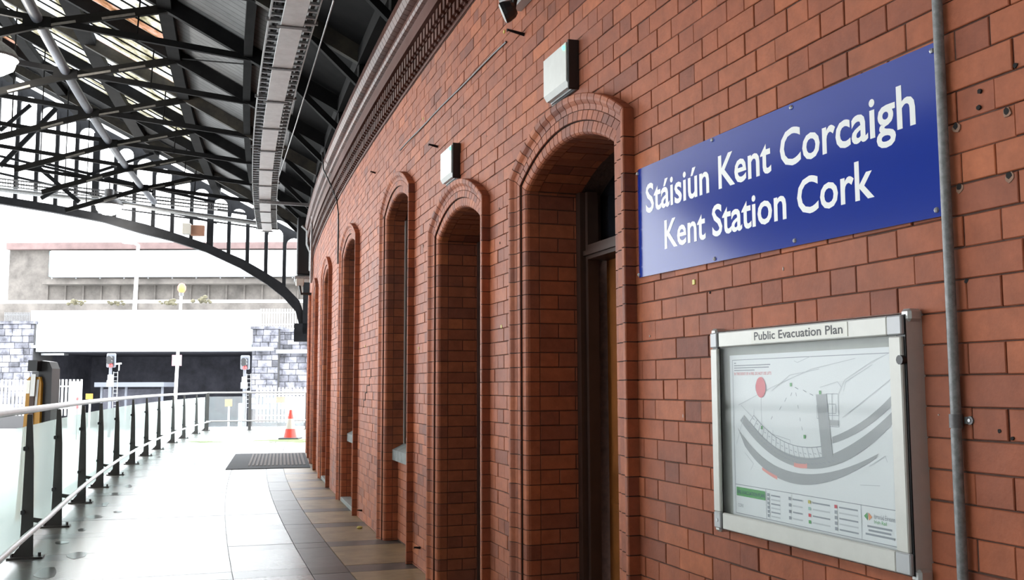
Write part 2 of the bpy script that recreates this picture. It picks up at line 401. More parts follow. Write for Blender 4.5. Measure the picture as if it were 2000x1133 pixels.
# thick back of the wall (keeps daylight out), joined to the mortar face
ob('mortar', mort, 'mortar', wall)
back = MB(W)
for i in range(48):
    q0 = S0+(S1-S0)*i/48; q1 = S0+(S1-S0)*(i+1)/48
    back.box(q0, q1, -1.35, -1.30, 0, 4.9)
back.box(S1-.02, S1, -1.3, -.008, 0, 4.8); back.box(S0, S0+.02, -1.3, -.008, 0, 4.8)
ob('inner_leaf', back, 'dark_room', wall)
end = MB(W)
for k in range(0, ncourse+1):                # quoin at the far end of the wall, broken edge
    z0 = ZOFF+k*COURSE; d = .05*(k % 2)
    end.box(S1, S1+.10+d, -.22, -.004+random.uniform(-.01, .006), z0+.002, z0+COURSE-.003, random.uniform(.2, .7))
ob('end_quoin', end, 'brick', wall, kind='stuff')

# arch surrounds
HOOD = [(0, -.03), (0, .046), (.004, .05), (.019, .05), (.030, .047), (.040, .039), (.048, .031), (.058, .027), (.071, .025), (.071, -.03)]
RING1 = [(.0735, -.03), (.0735, .023), (.0755, .025), (.1155, .025), (.117, .023), (.117, -.03)]
RING2 = [(.120, -.03), (.120, .011), (.122, .013), (.158, .013), (.168, .010), (.176, .002), (.18, -.010), (.18, -.06), (.15, -.06)]
MORT = [(.004, -.035), (.004, .044), (.019, .046), (.040, .035), (.058, .022), (.117, .020), (.119, .008), (.158, .008), (.174, -.004), (.1765, -.062)]
def extrude_profile(prof, fa, fb, tone=.5):   # fa, fb map (u, w) to world points at both ends
    n = len(prof); mb = MB()
    mb.v = [fa(u, w) for u, w in prof]+[fb(u, w) for u, w in prof]
    mb.f = [(i, i+1, i+1+n, i+n) for i in range(n-1)]+[tuple(range(n)), tuple(reversed(range(n, 2*n)))]; mb.t = [tone]*len(mb.f)
    return mb
voussoirs = Pieces('voussoir', 'arch_brickwork', 'brick', wall, minpx=6)
moulded = Pieces('moulded_brick', 'jamb_brickwork', 'brick', wall, minpx=6)
surr = MB()
def join(mb, q):
    n = len(mb.v); mb.v += q.v; mb.f += [tuple(i+n for i in f) for f in q.f]; mb.t += q.t
for g in AG:
    def arcf(fr): return lambda u, w: (lambda p: W(p[0], w, p[1]))(arc_pt(g, u, fr))
    def jamb(side, zf): return lambda u, w: W(g['sc']+side*(g['h']-u), w, zf(u))
    arc_len = 2*g['r']*math.asin(g['h']/g['r'])
    for prof, step in ((HOOD, .078), (RING1, .068), (RING2, .068)):
        n = max(6, round(arc_len/step)); e = .0032/(arc_len/2)
        for i in range(n):
            f0 = -1+2*i/n; f1 = -1+2*(i+1)/n
            voussoirs.add(extrude_profile(prof, arcf(f0+e), arcf(f1-e), min(1, max(0, random.gauss(.5, .2)))))
    for i in range(20):
        join(surr, extrude_profile(MORT, arcf(-1+i/10), arcf(-1+(i+1)/10)))
    for side in (-1, 1):
        join(surr, extrude_profile(MORT, jamb(side, lambda u: 0.0), jamb(side, lambda u: spring(g, u))))
        spz = spring(g, .09); nn = int((spz-ZOFF)/COURSE)
        for prof in (HOOD, RING1, RING2):
            for k in range(-1, nn+1):
                z0 = max(0, ZOFF+k*COURSE); z1 = ZOFF+(k+1)*COURSE; last = k == nn
                if z1-z0 < .012: continue
                t = min(1, max(0, random.gauss(.5, .18)))
                if last:
                    if spz-z0 < .012: continue
                    top = lambda u: spring(g, u)-.001
                    if min(spring(g, u) for u, w in prof) < z0+.008: continue
                else: top = lambda u, z1=z1: min(z1-.0022, spring(g, u)-.001)
                moulded.add(extrude_profile(prof, jamb(side, lambda u, z0=z0: z0+.0022), jamb(side, top), t))
ob('surround_mortar', surr, 'joint_dark', wall)
voussoirs.flush(); moulded.flush()

# reveals of each opening (jamb faces and soffit), in single bricks
soffit = Pieces('soffit_brick', 'soffit_brickwork', 'brick', wall, minpx=6)
revm = MB()
DEPTH = {'door': .30, 'window': .16}
for g in AG:
    D = DEPTH[g['kind']]; hw = g['h']-.18
    for side in (-1, 1):
        s_in = g['sc']+side*hw; sg = side
        spz = spring(g, .18)
        revm.add([(s_in+sg*.006, -.05, 0), (s_in+sg*.006, -D-.15, 0), (s_in+sg*.006, -D-.15, spz+.02), (s_in+sg*.006, -.05, spz+.02)], [(0, 1, 2, 3)], .5, W)
        for k in range(-1, int((spz-ZOFF)/COURSE)+1):
            z0 = max(0, ZOFF+k*COURSE); z1 = min(spz, ZOFF+(k+1)*COURSE)
            if z1-z0 < .012: continue
            cut = -.06-(.108 if k % 2 else .20)
            parts = [(-.062, cut), (cut, -D)] if cut > -D+.03 else [(-.062, -D)]
            for o0, o1 in parts:
                mb = MB(W); x0 = s_in+random.uniform(-.001, .001)*1; b = .003; a0 = o0-.002; a1 = o1+.002; y0 = z0+.0022; y1 = z1-.0022; x1 = x0+sg*.05
                P = [(x1, a0, y0), (x1, a1, y0), (x1, a1, y1), (x1, a0, y1), (x0+sg*b, a0, y0), (x0+sg*b, a1, y0), (x0+sg*b, a1, y1), (x0+sg*b, a0, y1), (x0, a0-b, y0+b), (x0, a1+b, y0+b), (x0, a1+b, y1-b), (x0, a0-b, y1-b)]
                mb.add(P, [(8, 9, 10, 11)]+[(4+i, 4+(i+1) % 4, 8+(i+1) % 4, 8+i) for i in range(4)]+[(i, (i+1) % 4, 4+(i+1) % 4, 4+i) for i in range(4)], min(1, max(0, random.gauss(.42, .16))))
                bricks.add(mb)
    # soffit
    n = 14
    for i in range(n):
        for rows in ((-.062, -.062-.11), (-.062-.11, -D)) if i % 2 else ((-.062, -.062-.2), (-.062-.2, -D)):
            o0, o1 = rows
            if o0 <= -D+.01: continue
            o1 = max(o1, -D)
            f0 = -1+2*i/n+.006; f1 = -1+2*(i+1)/n-.006
            mb = MB(); lift = random.uniform(0, .004)
            for fr in (f0, f1):
                for oo in (o0-.002, o1+.002):
                    for uu in (.18-lift, .13):
                        p = arc_pt(g, uu, fr); mb.v.append(W(p[0], oo, p[1]))
            mb.f = [(0, 2, 6, 4), (1, 5, 7, 3), (0, 1, 3, 2), (4, 6, 7, 5), (0, 4, 5, 1), (2, 3, 7, 6)]; mb.t = [min(1, max(0, random.gauss(.4, .18)))]*6
            soffit.add(mb)
        for fr0, fr1 in ((-1+2*i/n, -1+2*(i+1)/n),):
            a = arc_pt(g, .174, fr0); b = arc_pt(g, .174, fr1)
            revm.add([(a[0], -.06, a[1]), (b[0], -.06, b[1]), (b[0], -D-.15, b[1]), (a[0], -D-.15, a[1])], [(0, 1, 2, 3)], .5, W)
ob('reveal_mortar', revm, 'mortar', wall)
soffit.flush(); bricks.flush()

# doors and windows in the openings
def arched_panel(mb, g, u, o0, o1, zlo, tone=.5, n=16):          # solid slab filling the arch outline inset by u
    pts = [(g['sc']-(g['h']-u), zlo), (g['sc']+(g['h']-u), zlo)]+[arc_pt(g, u, 1-2*i/n) for i in range(n+1)]
    k = len(pts); P = [(s, o1, z) for s, z in pts]+[(s, o0, z) for s, z in pts]
    mb.add(P, [tuple(range(k)), tuple(reversed(range(k, 2*k)))]+[(i, i+k, (i+1) % k+k, (i+1) % k) for i in range(k)], tone, W)
dn = wn = 0
ORD = ['nearest the blue sign', 'second from the blue sign', 'third from the blue sign', 'fourth from the blue sign', 'fifth from the blue sign', 'sixth from the blue sign', 'last before the far end']
for gi, g in enumerate(AG):
    hw = g['h']-.18; sp = spring(g, .18)
    if g['kind'] == 'door':
        dn += 1; T = 2.0
        d = thing('door_%d' % dn, W(g['sc'], -.36, 0), ('brown wooden door with dark fanlight in the brick arch %s' if gi == 0 else 'dark door deep inside the brick arch %s') % ORD[gi], 'door', kind='structure')
        fr = MB(W)
        for sd in (-1, 1):
            a = g['sc']+sd*hw; b = g['sc']+sd*(hw-.055); fr.box(min(a, b), max(a, b), -.36, -.27, 0, sp)
            a2 = g['sc']+sd*(hw-.055); b2 = g['sc']+sd*(hw-.085); fr.box(min(a2, b2), max(a2, b2), -.36, -.30, 0, sp)
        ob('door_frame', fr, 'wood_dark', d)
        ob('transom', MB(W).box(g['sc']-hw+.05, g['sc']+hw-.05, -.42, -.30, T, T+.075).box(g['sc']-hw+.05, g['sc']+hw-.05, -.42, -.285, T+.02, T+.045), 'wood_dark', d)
        gl = MB(); arched_panel(gl, g, .185, -.44, -.41, T+.07); ob('fanlight', gl, 'dark_glass', d)
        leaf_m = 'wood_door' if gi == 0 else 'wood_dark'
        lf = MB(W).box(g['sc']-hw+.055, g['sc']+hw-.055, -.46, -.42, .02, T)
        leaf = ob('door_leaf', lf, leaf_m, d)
        for sd in (-1, 1):
            for z0, z1 in ((.15, .75), (.90, 1.85)):
                c0 = g['sc']+sd*.25
                pn = MB(W).box(c0-.17, c0+.17, -.42, -.408, z0, z1).box(c0-.13, c0+.13, -.408, -.400, z0+.04, z1-.04)
                ob('panel', pn, leaf_m, leaf)
        ob('threshold', MB(W).box(g['sc']-hw, g['sc']+hw, -.45, -.03, 0, .018), 'stone_sill', d)
    else:
        wn += 1; SZ = .79
        d = thing('window_%d' % wn, W(g['sc'], -.12, 0), 'tall dark sash window over a grey stone sill in the brick arch %s' % ORD[gi], 'window', kind='structure')
        ap = MB(W)                              # brick apron under the sill
        aprm = MB(W).box(g['sc']-hw, g['sc']+hw, -.20, -.117, 0, SZ-.09)
        ob('apron_mortar', aprm, 'mortar', d)
        for k in range(-1, 10):
            z0 = max(0, ZOFF+k*COURSE); z1 = min(SZ-.09, ZOFF+(k+1)*COURSE)
            if z1-z0 < .02: continue
            s = g['sc']-hw-(.11 if k % 2 else .0)
            while s < g['sc']+hw:
                e0 = max(s, g['sc']-hw); e1 = min(s+.222, g['sc']+hw)
                if e1-e0 > .02:
                    mb = brick_box(e0+.0022, e1-.0022, z0+.0022, z1-.0022, 0, min(1, max(0, random.gauss(.6, .15))))
                    mb.v = [v+(W(e0, -.11, 0)-W(e0, 0, 0)) for v in mb.v]
                    if gi == 2 or (gi == 3): ob('brick', mb, 'brick', d)
                    else: join(ap, mb)
                s += .222
        if ap.v: ob('apron_brickwork', ap, 'brick', d, kind='stuff')
        if gi in (3, 4): ob('plinth', MB(W).bbox(g['sc']-hw+.01, g['sc']+hw-.01, -.112, .012, .001, .05, .006), 'stone_sill', d)
        sl = MB(W).add([(g['sc']-hw, -.06, SZ-.09), (g['sc']+hw, -.06, SZ-.09), (g['sc']+hw, -.06, SZ), (g['sc']-hw, -.06, SZ), (g['sc']-hw, -.20, SZ-.09), (g['sc']+hw, -.20, SZ-.09), (g['sc']+hw, -.20, SZ+.07), (g['sc']-hw, -.20, SZ+.07)],
                       [(0, 1, 2, 3), (3, 2, 6, 7), (0, 3, 7, 4), (1, 5, 6, 2), (4, 7, 6, 5), (0, 4, 5, 1)])
        ob('sill', sl, 'stone_sill', d)
        fr = MB(W)
        for sd in (-1, 1):
            a = g['sc']+sd*hw; b = g['sc']+sd*(hw-.07); fr.box(min(a, b), max(a, b), -.22, -.165, SZ, sp)
        fr.box(g['sc']-hw, g['sc']+hw, -.22, -.165, SZ+.02, SZ+.10).box(g['sc']-hw, g['sc']+hw, -.215, -.17, 1.75, 1.81).box(g['sc']-.02, g['sc']+.02, -.21, -.18, SZ+.05, sp+.1)
        ob('window_frame', fr, 'wood_dark', d)
        if gi == 2: ob('bead', MB(W).box(g['sc']+hw-.012, g['sc']+hw, -.164, -.156, SZ, sp), 'frame_cream', d)
        gl = MB(); arched_panel(gl, g, .185, -.235, -.225, SZ); ob('pane', gl, 'dark_glass', d)

# cornice under the eaves
corn = thing('trim_1', W(10, .1, 3.72), 'moulded red brick cornice with dentils along the top of the wall', 'cornice', kind='structure')
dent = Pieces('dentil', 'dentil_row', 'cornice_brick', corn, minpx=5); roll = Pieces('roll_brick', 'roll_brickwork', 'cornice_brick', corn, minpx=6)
bd = MB(W); ds = .10; i = 0
s = 3.0
while s < S1:
    e = min(s+.5, S1)
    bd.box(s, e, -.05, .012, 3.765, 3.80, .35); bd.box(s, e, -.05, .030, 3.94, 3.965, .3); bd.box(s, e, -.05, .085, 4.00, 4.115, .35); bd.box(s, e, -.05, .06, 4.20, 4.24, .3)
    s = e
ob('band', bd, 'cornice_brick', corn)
ob('cornice_back', (lambda m: [m.box(S0+(S1-S0)*q/40, S0+(S1-S0)*(q+1)/40, -.3, .004, 3.76, 4.86, .1) for q in range(40)] and m)(MB(W)), 'mortar', corn)
s = 3.0
while s < S1:
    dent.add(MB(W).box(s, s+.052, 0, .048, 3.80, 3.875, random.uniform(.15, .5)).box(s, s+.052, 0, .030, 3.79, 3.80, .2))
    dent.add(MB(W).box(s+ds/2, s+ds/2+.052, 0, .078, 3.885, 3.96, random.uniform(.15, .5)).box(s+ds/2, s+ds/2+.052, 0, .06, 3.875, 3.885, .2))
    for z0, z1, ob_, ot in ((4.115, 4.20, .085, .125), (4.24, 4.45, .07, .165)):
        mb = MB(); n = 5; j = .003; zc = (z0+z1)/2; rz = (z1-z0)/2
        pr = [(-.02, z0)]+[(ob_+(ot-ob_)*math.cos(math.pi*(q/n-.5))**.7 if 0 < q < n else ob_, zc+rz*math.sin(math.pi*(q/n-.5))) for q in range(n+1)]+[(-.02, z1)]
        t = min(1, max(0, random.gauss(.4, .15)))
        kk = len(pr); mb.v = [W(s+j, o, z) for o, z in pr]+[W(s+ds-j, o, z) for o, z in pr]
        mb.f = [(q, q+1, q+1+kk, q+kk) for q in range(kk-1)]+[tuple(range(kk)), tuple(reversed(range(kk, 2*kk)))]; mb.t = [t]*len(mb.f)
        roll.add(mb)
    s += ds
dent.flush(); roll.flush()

# ================================================================== STRUCTURE: platform floor in slabs
RAIL_O = lambda s: 2.86+max(0, s-8.8)*.022           # the railing drifts slowly away from the wall
floor = thing('floor', W(12, 1.6, 0), 'wet grey and tan paved platform floor with dark bands', 'floor', kind='structure')
base = MB(W)
for i in range(60):
    q0 = -2+37.0*i/60; q1 = -2+37.0*(i+1)/60
    base.add([(q0, -.6, -.012), (q1, -.6, -.012), (q1, RAIL_O(q1)+.45, -.012), (q0, RAIL_O(q0)+.45, -.012), (q0, -.6, -.9), (q1, -.6, -.9), (q1, RAIL_O(q1)+.45, -.9), (q0, RAIL_O(q0)+.45, -.9)],
             [(0, 1, 2, 3), (4, 7, 6, 5), (3, 2, 6, 7), (0, 4, 5, 1), (1, 5, 6, 2), (0, 3, 7, 4)])
ob('slab_bed', base, 'dark_slab', floor)
TB = [-1.10+1.205*i for i in range(30)]               # transverse bands, 0.28 wide
def slab(s0, s1, o0, o1, m, tone):
    j = .003; n = max(1, int((s1-s0)/.5)); mb = MB(W)
    rnd = random.uniform(-.0008, .0008)
    mb.add([(s0+j, o0+j, -.02), (s1-j, o0+j, -.02), (s1-j, o1-j, -.02), (s0+j, o1-j, -.02), (s0+j, o0+j, rnd), (s1-j, o0+j, rnd), (s1-j, o1-j, rnd), (s0+j, o1-j, rnd)],
           [(4, 5, 6, 7), (0, 1, 5, 4), (1, 2, 6, 5), (2, 3, 7, 6), (3, 0, 4, 7)], tone)
    ob('paving_slab', mb, m, floor)
for i, b0 in enumerate(TB):
    for s0, s1, band in ((b0, b0+.28, True), (b0+.28, b0+1.205, False)):
        ro = RAIL_O(s0)+.44
        for o0, o1, m in ((-.3, .50, 'band_slab' if band else 'tan_slab'), (.50, .775, 'darkest_slab' if band else 'dark_slab'), (.775, 1.32, 'pale_band' if band else 'pale_slab'), (1.32, ro, 'pale_band' if band else 'pale_slab')):
            slab(s0, s1, o0, o1, m, random.uniform(.2, .8))
# ground outside, lower than the platform
gm = MB().box(-90, 70, -30, 150, -1.25, -1.0)
gnd = ob('ground', gm, 'bare_concrete', None, 'pale concrete ground and track bed outside beyond the railing', 'ground', kind='structure')

# ================================================================== STRUCTURE: roof
SLOPE = .527; Z0 = 4.86
roof = thing('ceiling', W(12, 2, 5.5), 'pitched station roof of grey boards and dirty glazing', 'roof', kind='structure')
RS = [12.05+1.93*k for k in range(-7, 7)]              # the trusses
def RZ(o, dz=0): return Z0+SLOPE*o+dz
ROWS = [(-.35, .55), (.55, 1.18), (1.18, 2.15), (2.15, 3.57), (3.57, 5.15), (5.15, 6.7), (6.7, 8.2)]
def curved_strip(mb, s0, s1, o0, o1, dz, th, n=3):
    for i in range(n):
        a = s0+(s1-s0)*i/n; b = s0+(s1-s0)*(i+1)/n
        mb.add([(a, o0, RZ(o0, dz)), (b, o0, RZ(o0, dz)), (b, o1, RZ(o1, dz)), (a, o1, RZ(o1, dz)), (a, o0, RZ(o0, dz+th)), (b, o0, RZ(o0, dz+th)), (b, o1, RZ(o1, dz+th)), (a, o1, RZ(o1, dz+th))],
               [(0, 1, 2, 3), (4, 7, 6, 5), (0, 4, 5, 1), (2, 6, 7, 3), (0, 3, 7, 4), (1, 5, 6, 2)], .5, W)
for si in range(len(RS)-1):
    a, b = RS[si], RS[si+1]
    for ri, (o0, o1) in enumerate(ROWS):
        glazed = ri >= 3 and 6.0 < b < 20.0  # unseen nearest bays are boarded to hold back overhead daylight
        if glazed:
            n = 5
            for i in range(n):
                p0 = a+(b-a)*i/n+.008; p1 = a+(b-a)*(i+1)/n-.008
                mb = MB(); curved_strip(mb, p0, p1, o0+.05, o1-.05, .02, .006, 1); mb.t = [random.random()]*len(mb.t); ob('pane', mb, 'roof_glass', roof)
            bars = MB()
            for i in range(1, n):
                s = a+(b-a)*i/n; bars.beam(W(s, o0, RZ(o0, .010)), W(s, o1, RZ(o1, .010)), .014, .022)
            ob('glazing_bars', bars, 'sooty_iron_dark_board', roof)
        else:
            mb = MB(); curved_strip(mb, a, b, o0, o1, .02, .03)
            o = ob('board_panel', mb, 'roof_board' if b < 22 and ri in (1, 2) else 'sooty_iron_dark_board', roof)  # wall-side row and end-bay boards take the near-black iron colour
            at_ = o.data.attributes.new('along', 'FLOAT', 'POINT'); wp = WPOS[o.name]
            vals = []
            for v in o.data.vertices:
                q = Vector(v.co)+wp; vals.append(RW*math.atan2(q.y, CXW-q.x))
            at_.data.foreach_set('value', vals)
def long_beam(name, o, w, h, dz, mt, s0=RS[0], s1=RS[-1], n=26, z=None):
    mb = MB()
    for i in range(n):
        a = s0+(s1-s0)*i/n; b = s0+(s1-s0)*(i+1)/n; zz = RZ(o, dz) if z is None else z
        up = Vector((0, 0, 1))
        mb.add([(a, o-w/2, zz-h), (b, o-w/2, zz-h), (b, o+w/2, zz-h), (a, o+w/2, zz-h), (a, o-w/2, zz), (b, o-w/2, zz), (b, o+w/2, zz), (a, o+w/2, zz)],
               [(0, 3, 2, 1), (4, 5, 6, 7), (0, 1, 5, 4), (2, 3, 7, 6)]+([(0, 4, 7, 3)] if i == 0 else [])+([(1, 2, 6, 5)] if i == n-1 else []), .5, W)
    return mb
PUR = [(.02, .16, .16, 'dark wall plate beam above the brick cornice'), (1.18, .10, .16, 'narrow dark purlin between the grey roof boards above the cable tray'), (2.15, .16, .17, 'dark purlin between the grey boards and the roof glazing'),
       (3.57, .22, .15, 'wide dark purlin crossing the roof glazing'), (5.15, .18, .15, 'dark purlin high up in the roof glazing at the left'), (6.7, .18, .15, 'dark purlin at the upper left corner of the roof'), (8.2, .2, .2, 'dark ridge beam at the top of the roof glazing')]
for o, w, h, lab in PUR:
    ob('purlin', long_beam('purlin', o, w, h, -.005, 'sooty_iron_dark_board'), 'sooty_iron_dark_board', None, lab, 'beam', 'purlins running along the roof')
TRN = ['nearest in view at the top edge', 'second from the top edge of the photo', 'third from the top edge of the photo', 'fourth from the top edge of the photo', 'fifth from the top edge of the photo', 'sixth from the top edge of the photo', 'last but one before the gable screen', 'last before the gable screen']
for ti, s in enumerate(RS[5:13]):
    t = thing('roof_truss', W(s, 0, 4.8), 'sooty iron roof truss with rod ties, ' + TRN[ti], 'truss', 'roof trusses across the platform')
    P = lambda o, z: W(s, o, z)
    ob('rafter', MB().beam(P(-.1, RZ(-.1, -.09)), P(8.2, RZ(8.2, -.09)), .085, .17), 'brown_iron' if ti % 3 == 1 else 'sooty_iron_dark_board', t)
    ob('tie', MB().beam(P(.25, 5.20), P(1.0, 5.30), .05, .075).beam(P(1.0, 5.30), P(3.53, 5.57), .05, .075).beam(P(3.53, 5.57), P(7.2, 6.03), .05, .07), 'sooty_iron_dark_board', t)
    st = ob('strut', MB().beam(P(2.12, RZ(2.12, -.14)), P(3.53, 5.50), .05, .10).beam(P(3.53, 5.50), P(5.0, 5.00), .05, .09), 'flaky_iron', t)
    for o0, o1 in ((2.5, 2.85), (3.0, 3.45), (3.9, 4.2)):
        q0 = .06+random.uniform(-.1, .1)
        z = lambda o: RZ(2.12, -.14)+(5.50-RZ(2.12, -.14))*(o-2.12)/1.41
        a = o0+q0; b = o1+q0*.5
        if o1 > 3.6: z = lambda o: 5.50-.34*(o-3.53)
        ob('flaking_paint', MB().beam(P(a, z(a)-.024), P(b, z(b)-.030), .054, .030), 'flaky_paint', st)
    ob('rod', MB().tube([P(2.42, RZ(2.42, -.1)), P(2.45, 5.45)], .011, 6).ball(P(2.45, 5.44), .035, 6), 'sooty_iron_dark_board', t)
    ob('rod', MB().tube([P(4.6, RZ(4.6, -.1)), P(4.6, 5.15)], .011, 6), 'sooty_iron_dark_board', t)
    ob('gusset', MB().beam(P(3.38, 5.535), P(3.68, 5.535), .06, .13), 'sooty_iron_dark_board', t)
    ob('foot_bracket', MB().beam(P(.04, 4.35), P(.04, 4.9), .10, .10, (0, 1, 0)).beam(P(.02, 4.45), P(.75, RZ(.75, -.12)), .07, .07), 'sooty_iron_dark_board', t)
    if ti > 0 and ti % 2:
        ob('brace_rod', MB().tube([W(s, 2.1, RZ(2.1, -.1)), W(s-1.93, .9, RZ(.9, -.1))], .010, 6), 'sooty_iron_dark_board', t)
tb = MB().tube([W(RS[3]+i*.6, 3.53, 5.57) for i in range(int((RS[-1]-RS[3])/.6)+1)], .062, 12)
ob('brace_tube', tb, 'blue_tube', None, 'long blue-grey steel tube joining the roof trusses', 'pipe')

# unseen rest of the shed, added and sized to block daylight: far slope, opposite side wall, closed end behind the camera
shed = thing('light_block_shed', W(0, 16, -1), 'unseen side and end walls added to block daylight from behind and left', 'wall', kind='structure')
RID = 8.2
def shed_z(o): return RZ(o) if o <= RID else RZ(2*RID-o)
SB0, SB1 = -16.0, LEFT_END
sl = MB(); n = 16
for i in range(n):
    a = SB0+(RS[-1]-SB0)*i/n; b = SB0+(RS[-1]-SB0)*(i+1)/n
    for o0, o1 in ((RID, RID+2.0), (RID+4.6, 2*RID+.4)):
        sl.add([(a, o0, shed_z(o0)+.03), (b, o0, shed_z(o0)+.03), (b, o1, shed_z(o1)+.03), (a, o1, shed_z(o1)+.03)], [(0, 1, 2, 3)], .5, W)
ob('far_roof_slope', sl, 'roof_board', shed)
sg2 = MB()
for i in range(n):
    a = SB0+(RS[-1]-SB0)*i/n; b = SB0+(RS[-1]-SB0)*(i+1)/n; o0, o1 = RID+2.0, RID+4.6
    sg2.add([(a, o0, shed_z(o0)+.03), (b, o0, shed_z(o0)+.03), (b, o1, shed_z(o1)+.03), (a, o1, shed_z(o1)+.03)], [(0, 1, 2, 3)], .5, W)
ob('far_roof_glazing', sg2, 'roof_glass', shed)
nr = MB()
for i in range(8):
    a = SB0+(RS[0]-SB0)*i/8; b = SB0+(RS[0]-SB0)*(i+1)/8
    nr.add([(a, -.35, RZ(-.35)+.03), (b, -.35, RZ(-.35)+.03), (b, RID, RZ(RID)+.03), (a, RID, RZ(RID)+.03)], [(0, 1, 2, 3)], .5, W)
ob('near_roof_slope', nr, 'roof_board', shed)
sw = MB()
for i in range(12):
    a = SB0+(SB1-SB0)*i/12; b = SB0+(SB1-SB0)*(i+1)/12; sw.box(a, b, 2*RID, 2*RID+.3, -1, shed_z(2*RID)+.1, .5, W)
sw.box(SB0-.3, SB0, -1.3, 2*RID+.3, -1, 5.2, .5, W)
sw.add([(SB0-.15, -1.3, 5.2), (SB0-.15, RID, shed_z(RID)+.1), (SB0-.15, 2*RID+.3, 5.2)], [(0, 1, 2)], .5, W)
ob('light_block_wall', sw, 'shed_dark', shed)
# gable screen at the far end of the shed
SG = 24.2
scr = thing('gable_screen', W(SG, .3, 2.45), 'dark iron arched gable screen with round-headed lights at the far end', 'screen')
rib_lo = [(-1.0+0, 0)]
LOW = [(0, 398.7), (100.6, 415), (201, 434), (275, 456), (335, 471), (402, 492.6), (469, 524), (520, 555), (553, 581), (577, 608), (586, 642), (590, 664)]
UPP = [(0, 383.6), (100.6, 400), (201, 419), (285, 439), (335, 454), (402, 476), (476, 508), (516, 531), (553, 555), (585, 588), (596, 620), (600, 664)]
def rad(x, y, s):
    a = s/RW; d = at(x, y, 1.0)-Vector((0, 0, ZC)); u = Vector((-math.cos(a), math.sin(a), 0)); n = Vector((u.y, -u.x, 0)); C = Vector((CXW, 0, 0))
    t = C.dot(n)/d.dot(n); P = d*t
    return (P-C).dot(u)-RW, P.z+ZC
lo = [rad(x, y, SG) for x, y in LOW]; hi = [rad(x, y, SG) for x, y in UPP]
dl = (lo[0][0]-lo[2][0], lo[0][1]-lo[2][1]); m_ = dl[1]/dl[0]
lo = [(lo[0][0]+2.0, lo[0][1]+2.0*m_*.6), ] + lo; hi = [(hi[0][0]+2.0, hi[0][1]+2.0*m_*.6), ] + hi
def interp(pts, o):
    for (a, za), (b, zb) in zip(pts[:-1], pts[1:]):
        if b <= o <= a: return zb+(za-zb)*(o-b)/(a-b) if a != b else za
    return pts[0][1] if o > pts[0][0] else pts[-1][1]
rb = MB(W); n = len(lo)
for i in range(n-1):
    (a, za), (b, zb), (c, zc_), (d, zd) = lo[i], lo[i+1], hi[i+1], hi[i]
    P = [(SG-.10, a, za), (SG-.10, b, zb), (SG-.10, c, zc_), (SG-.10, d, zd), (SG+.10, a, za), (SG+.10, b, zb), (SG+.10, c, zc_), (SG+.10, d, zd)]
    rb.add(P, [(0, 1, 2, 3), (4, 7, 6, 5), (0, 4, 5, 1), (2, 6, 7, 3), (0, 3, 7, 4), (1, 5, 6, 2)])
ob('arched_rib', rb, 'black_iron', scr)
ob('rib_foot', MB(W).box(SG-.14, SG+.14, .02, .36, 2.42, 2.85).box(SG-.14, SG+.14, -.05, .16, 2.6, 5.1), 'black_iron', scr)
# lights: spacing 0.434 from the last one by the wall
LS = .4335; L0 = .40; HW = .175
gp = MB(W); OMAX = 8.4
def tops(o): return 4.705+.524*o            # crown of the light at o
k = 0; panel = MB(W)
while True:
    oc = L0+LS*k
    if oc > OMAX-.3: break
    top = tops(oc); spz = top-HW
    # dark plate above the round head, up to the roof
    N8 = 8
    arcp = [(oc-HW*math.cos(math.pi*q/N8), spz+HW*math.sin(math.pi*q/N8)) for q in range(N8+1)]
    for q in range(N8):
        (a, za), (b, zb) = arcp[q], arcp[q+1]
        P = [(SG-.03, a, za), (SG-.03, b, zb), (SG-.03, b, RZ(b, .02)), (SG-.03, a, RZ(a, .02)), (SG+.03, a, za), (SG+.03, b, zb), (SG+.03, b, RZ(b, .02)), (SG+.03, a, RZ(a, .02))]
        panel.add(P, [(0, 1, 2, 3), (4, 7, 6, 5), (0, 4, 5, 1), (2, 6, 7, 3), (0, 3, 7, 4), (1, 5, 6, 2)])
    # plate over the mullion
    a, b = oc+HW, oc+LS-HW
    P = [(SG-.03, a, spz), (SG-.03, b, tops(oc+LS)-HW), (SG-.03, b, RZ(b, .02)), (SG-.03, a, RZ(a, .02)), (SG+.03, a, spz), (SG+.03, b, tops(oc+LS)-HW), (SG+.03, b, RZ(b, .02)), (SG+.03, a, RZ(a, .02))]
    panel.add(P, [(0, 1, 2, 3), (4, 7, 6, 5), (0, 4, 5, 1), (2, 6, 7, 3), (0, 3, 7, 4), (1, 5, 6, 2)])
    om = oc+LS/2; thick = .075 if k % 6 in (4,) else .04
    zl = interp(hi, om)-.06; zt = tops(oc+LS)-HW+.05
    if zt > zl: ob('mullion', MB(W).box(SG-.05, SG+.05, om-thick, om+thick, zl, zt) if thick > .05 else MB(W).box(SG-.04, SG+.04, om-.042, om+.042, zl, zt), 'black_iron', scr)
    k += 1
ob('gable_plate', panel, 'black_iron', scr)
ob('transom_bar', MB().beam(W(SG, 2.2, tops(2.2)-.62), W(SG, 8.2, tops(8.2)-2.5), .05, .05).beam(W(SG, .2, 5.30), W(SG, 2.2, tops(2.2)-.30), .05, .06), 'black_iron', scr)
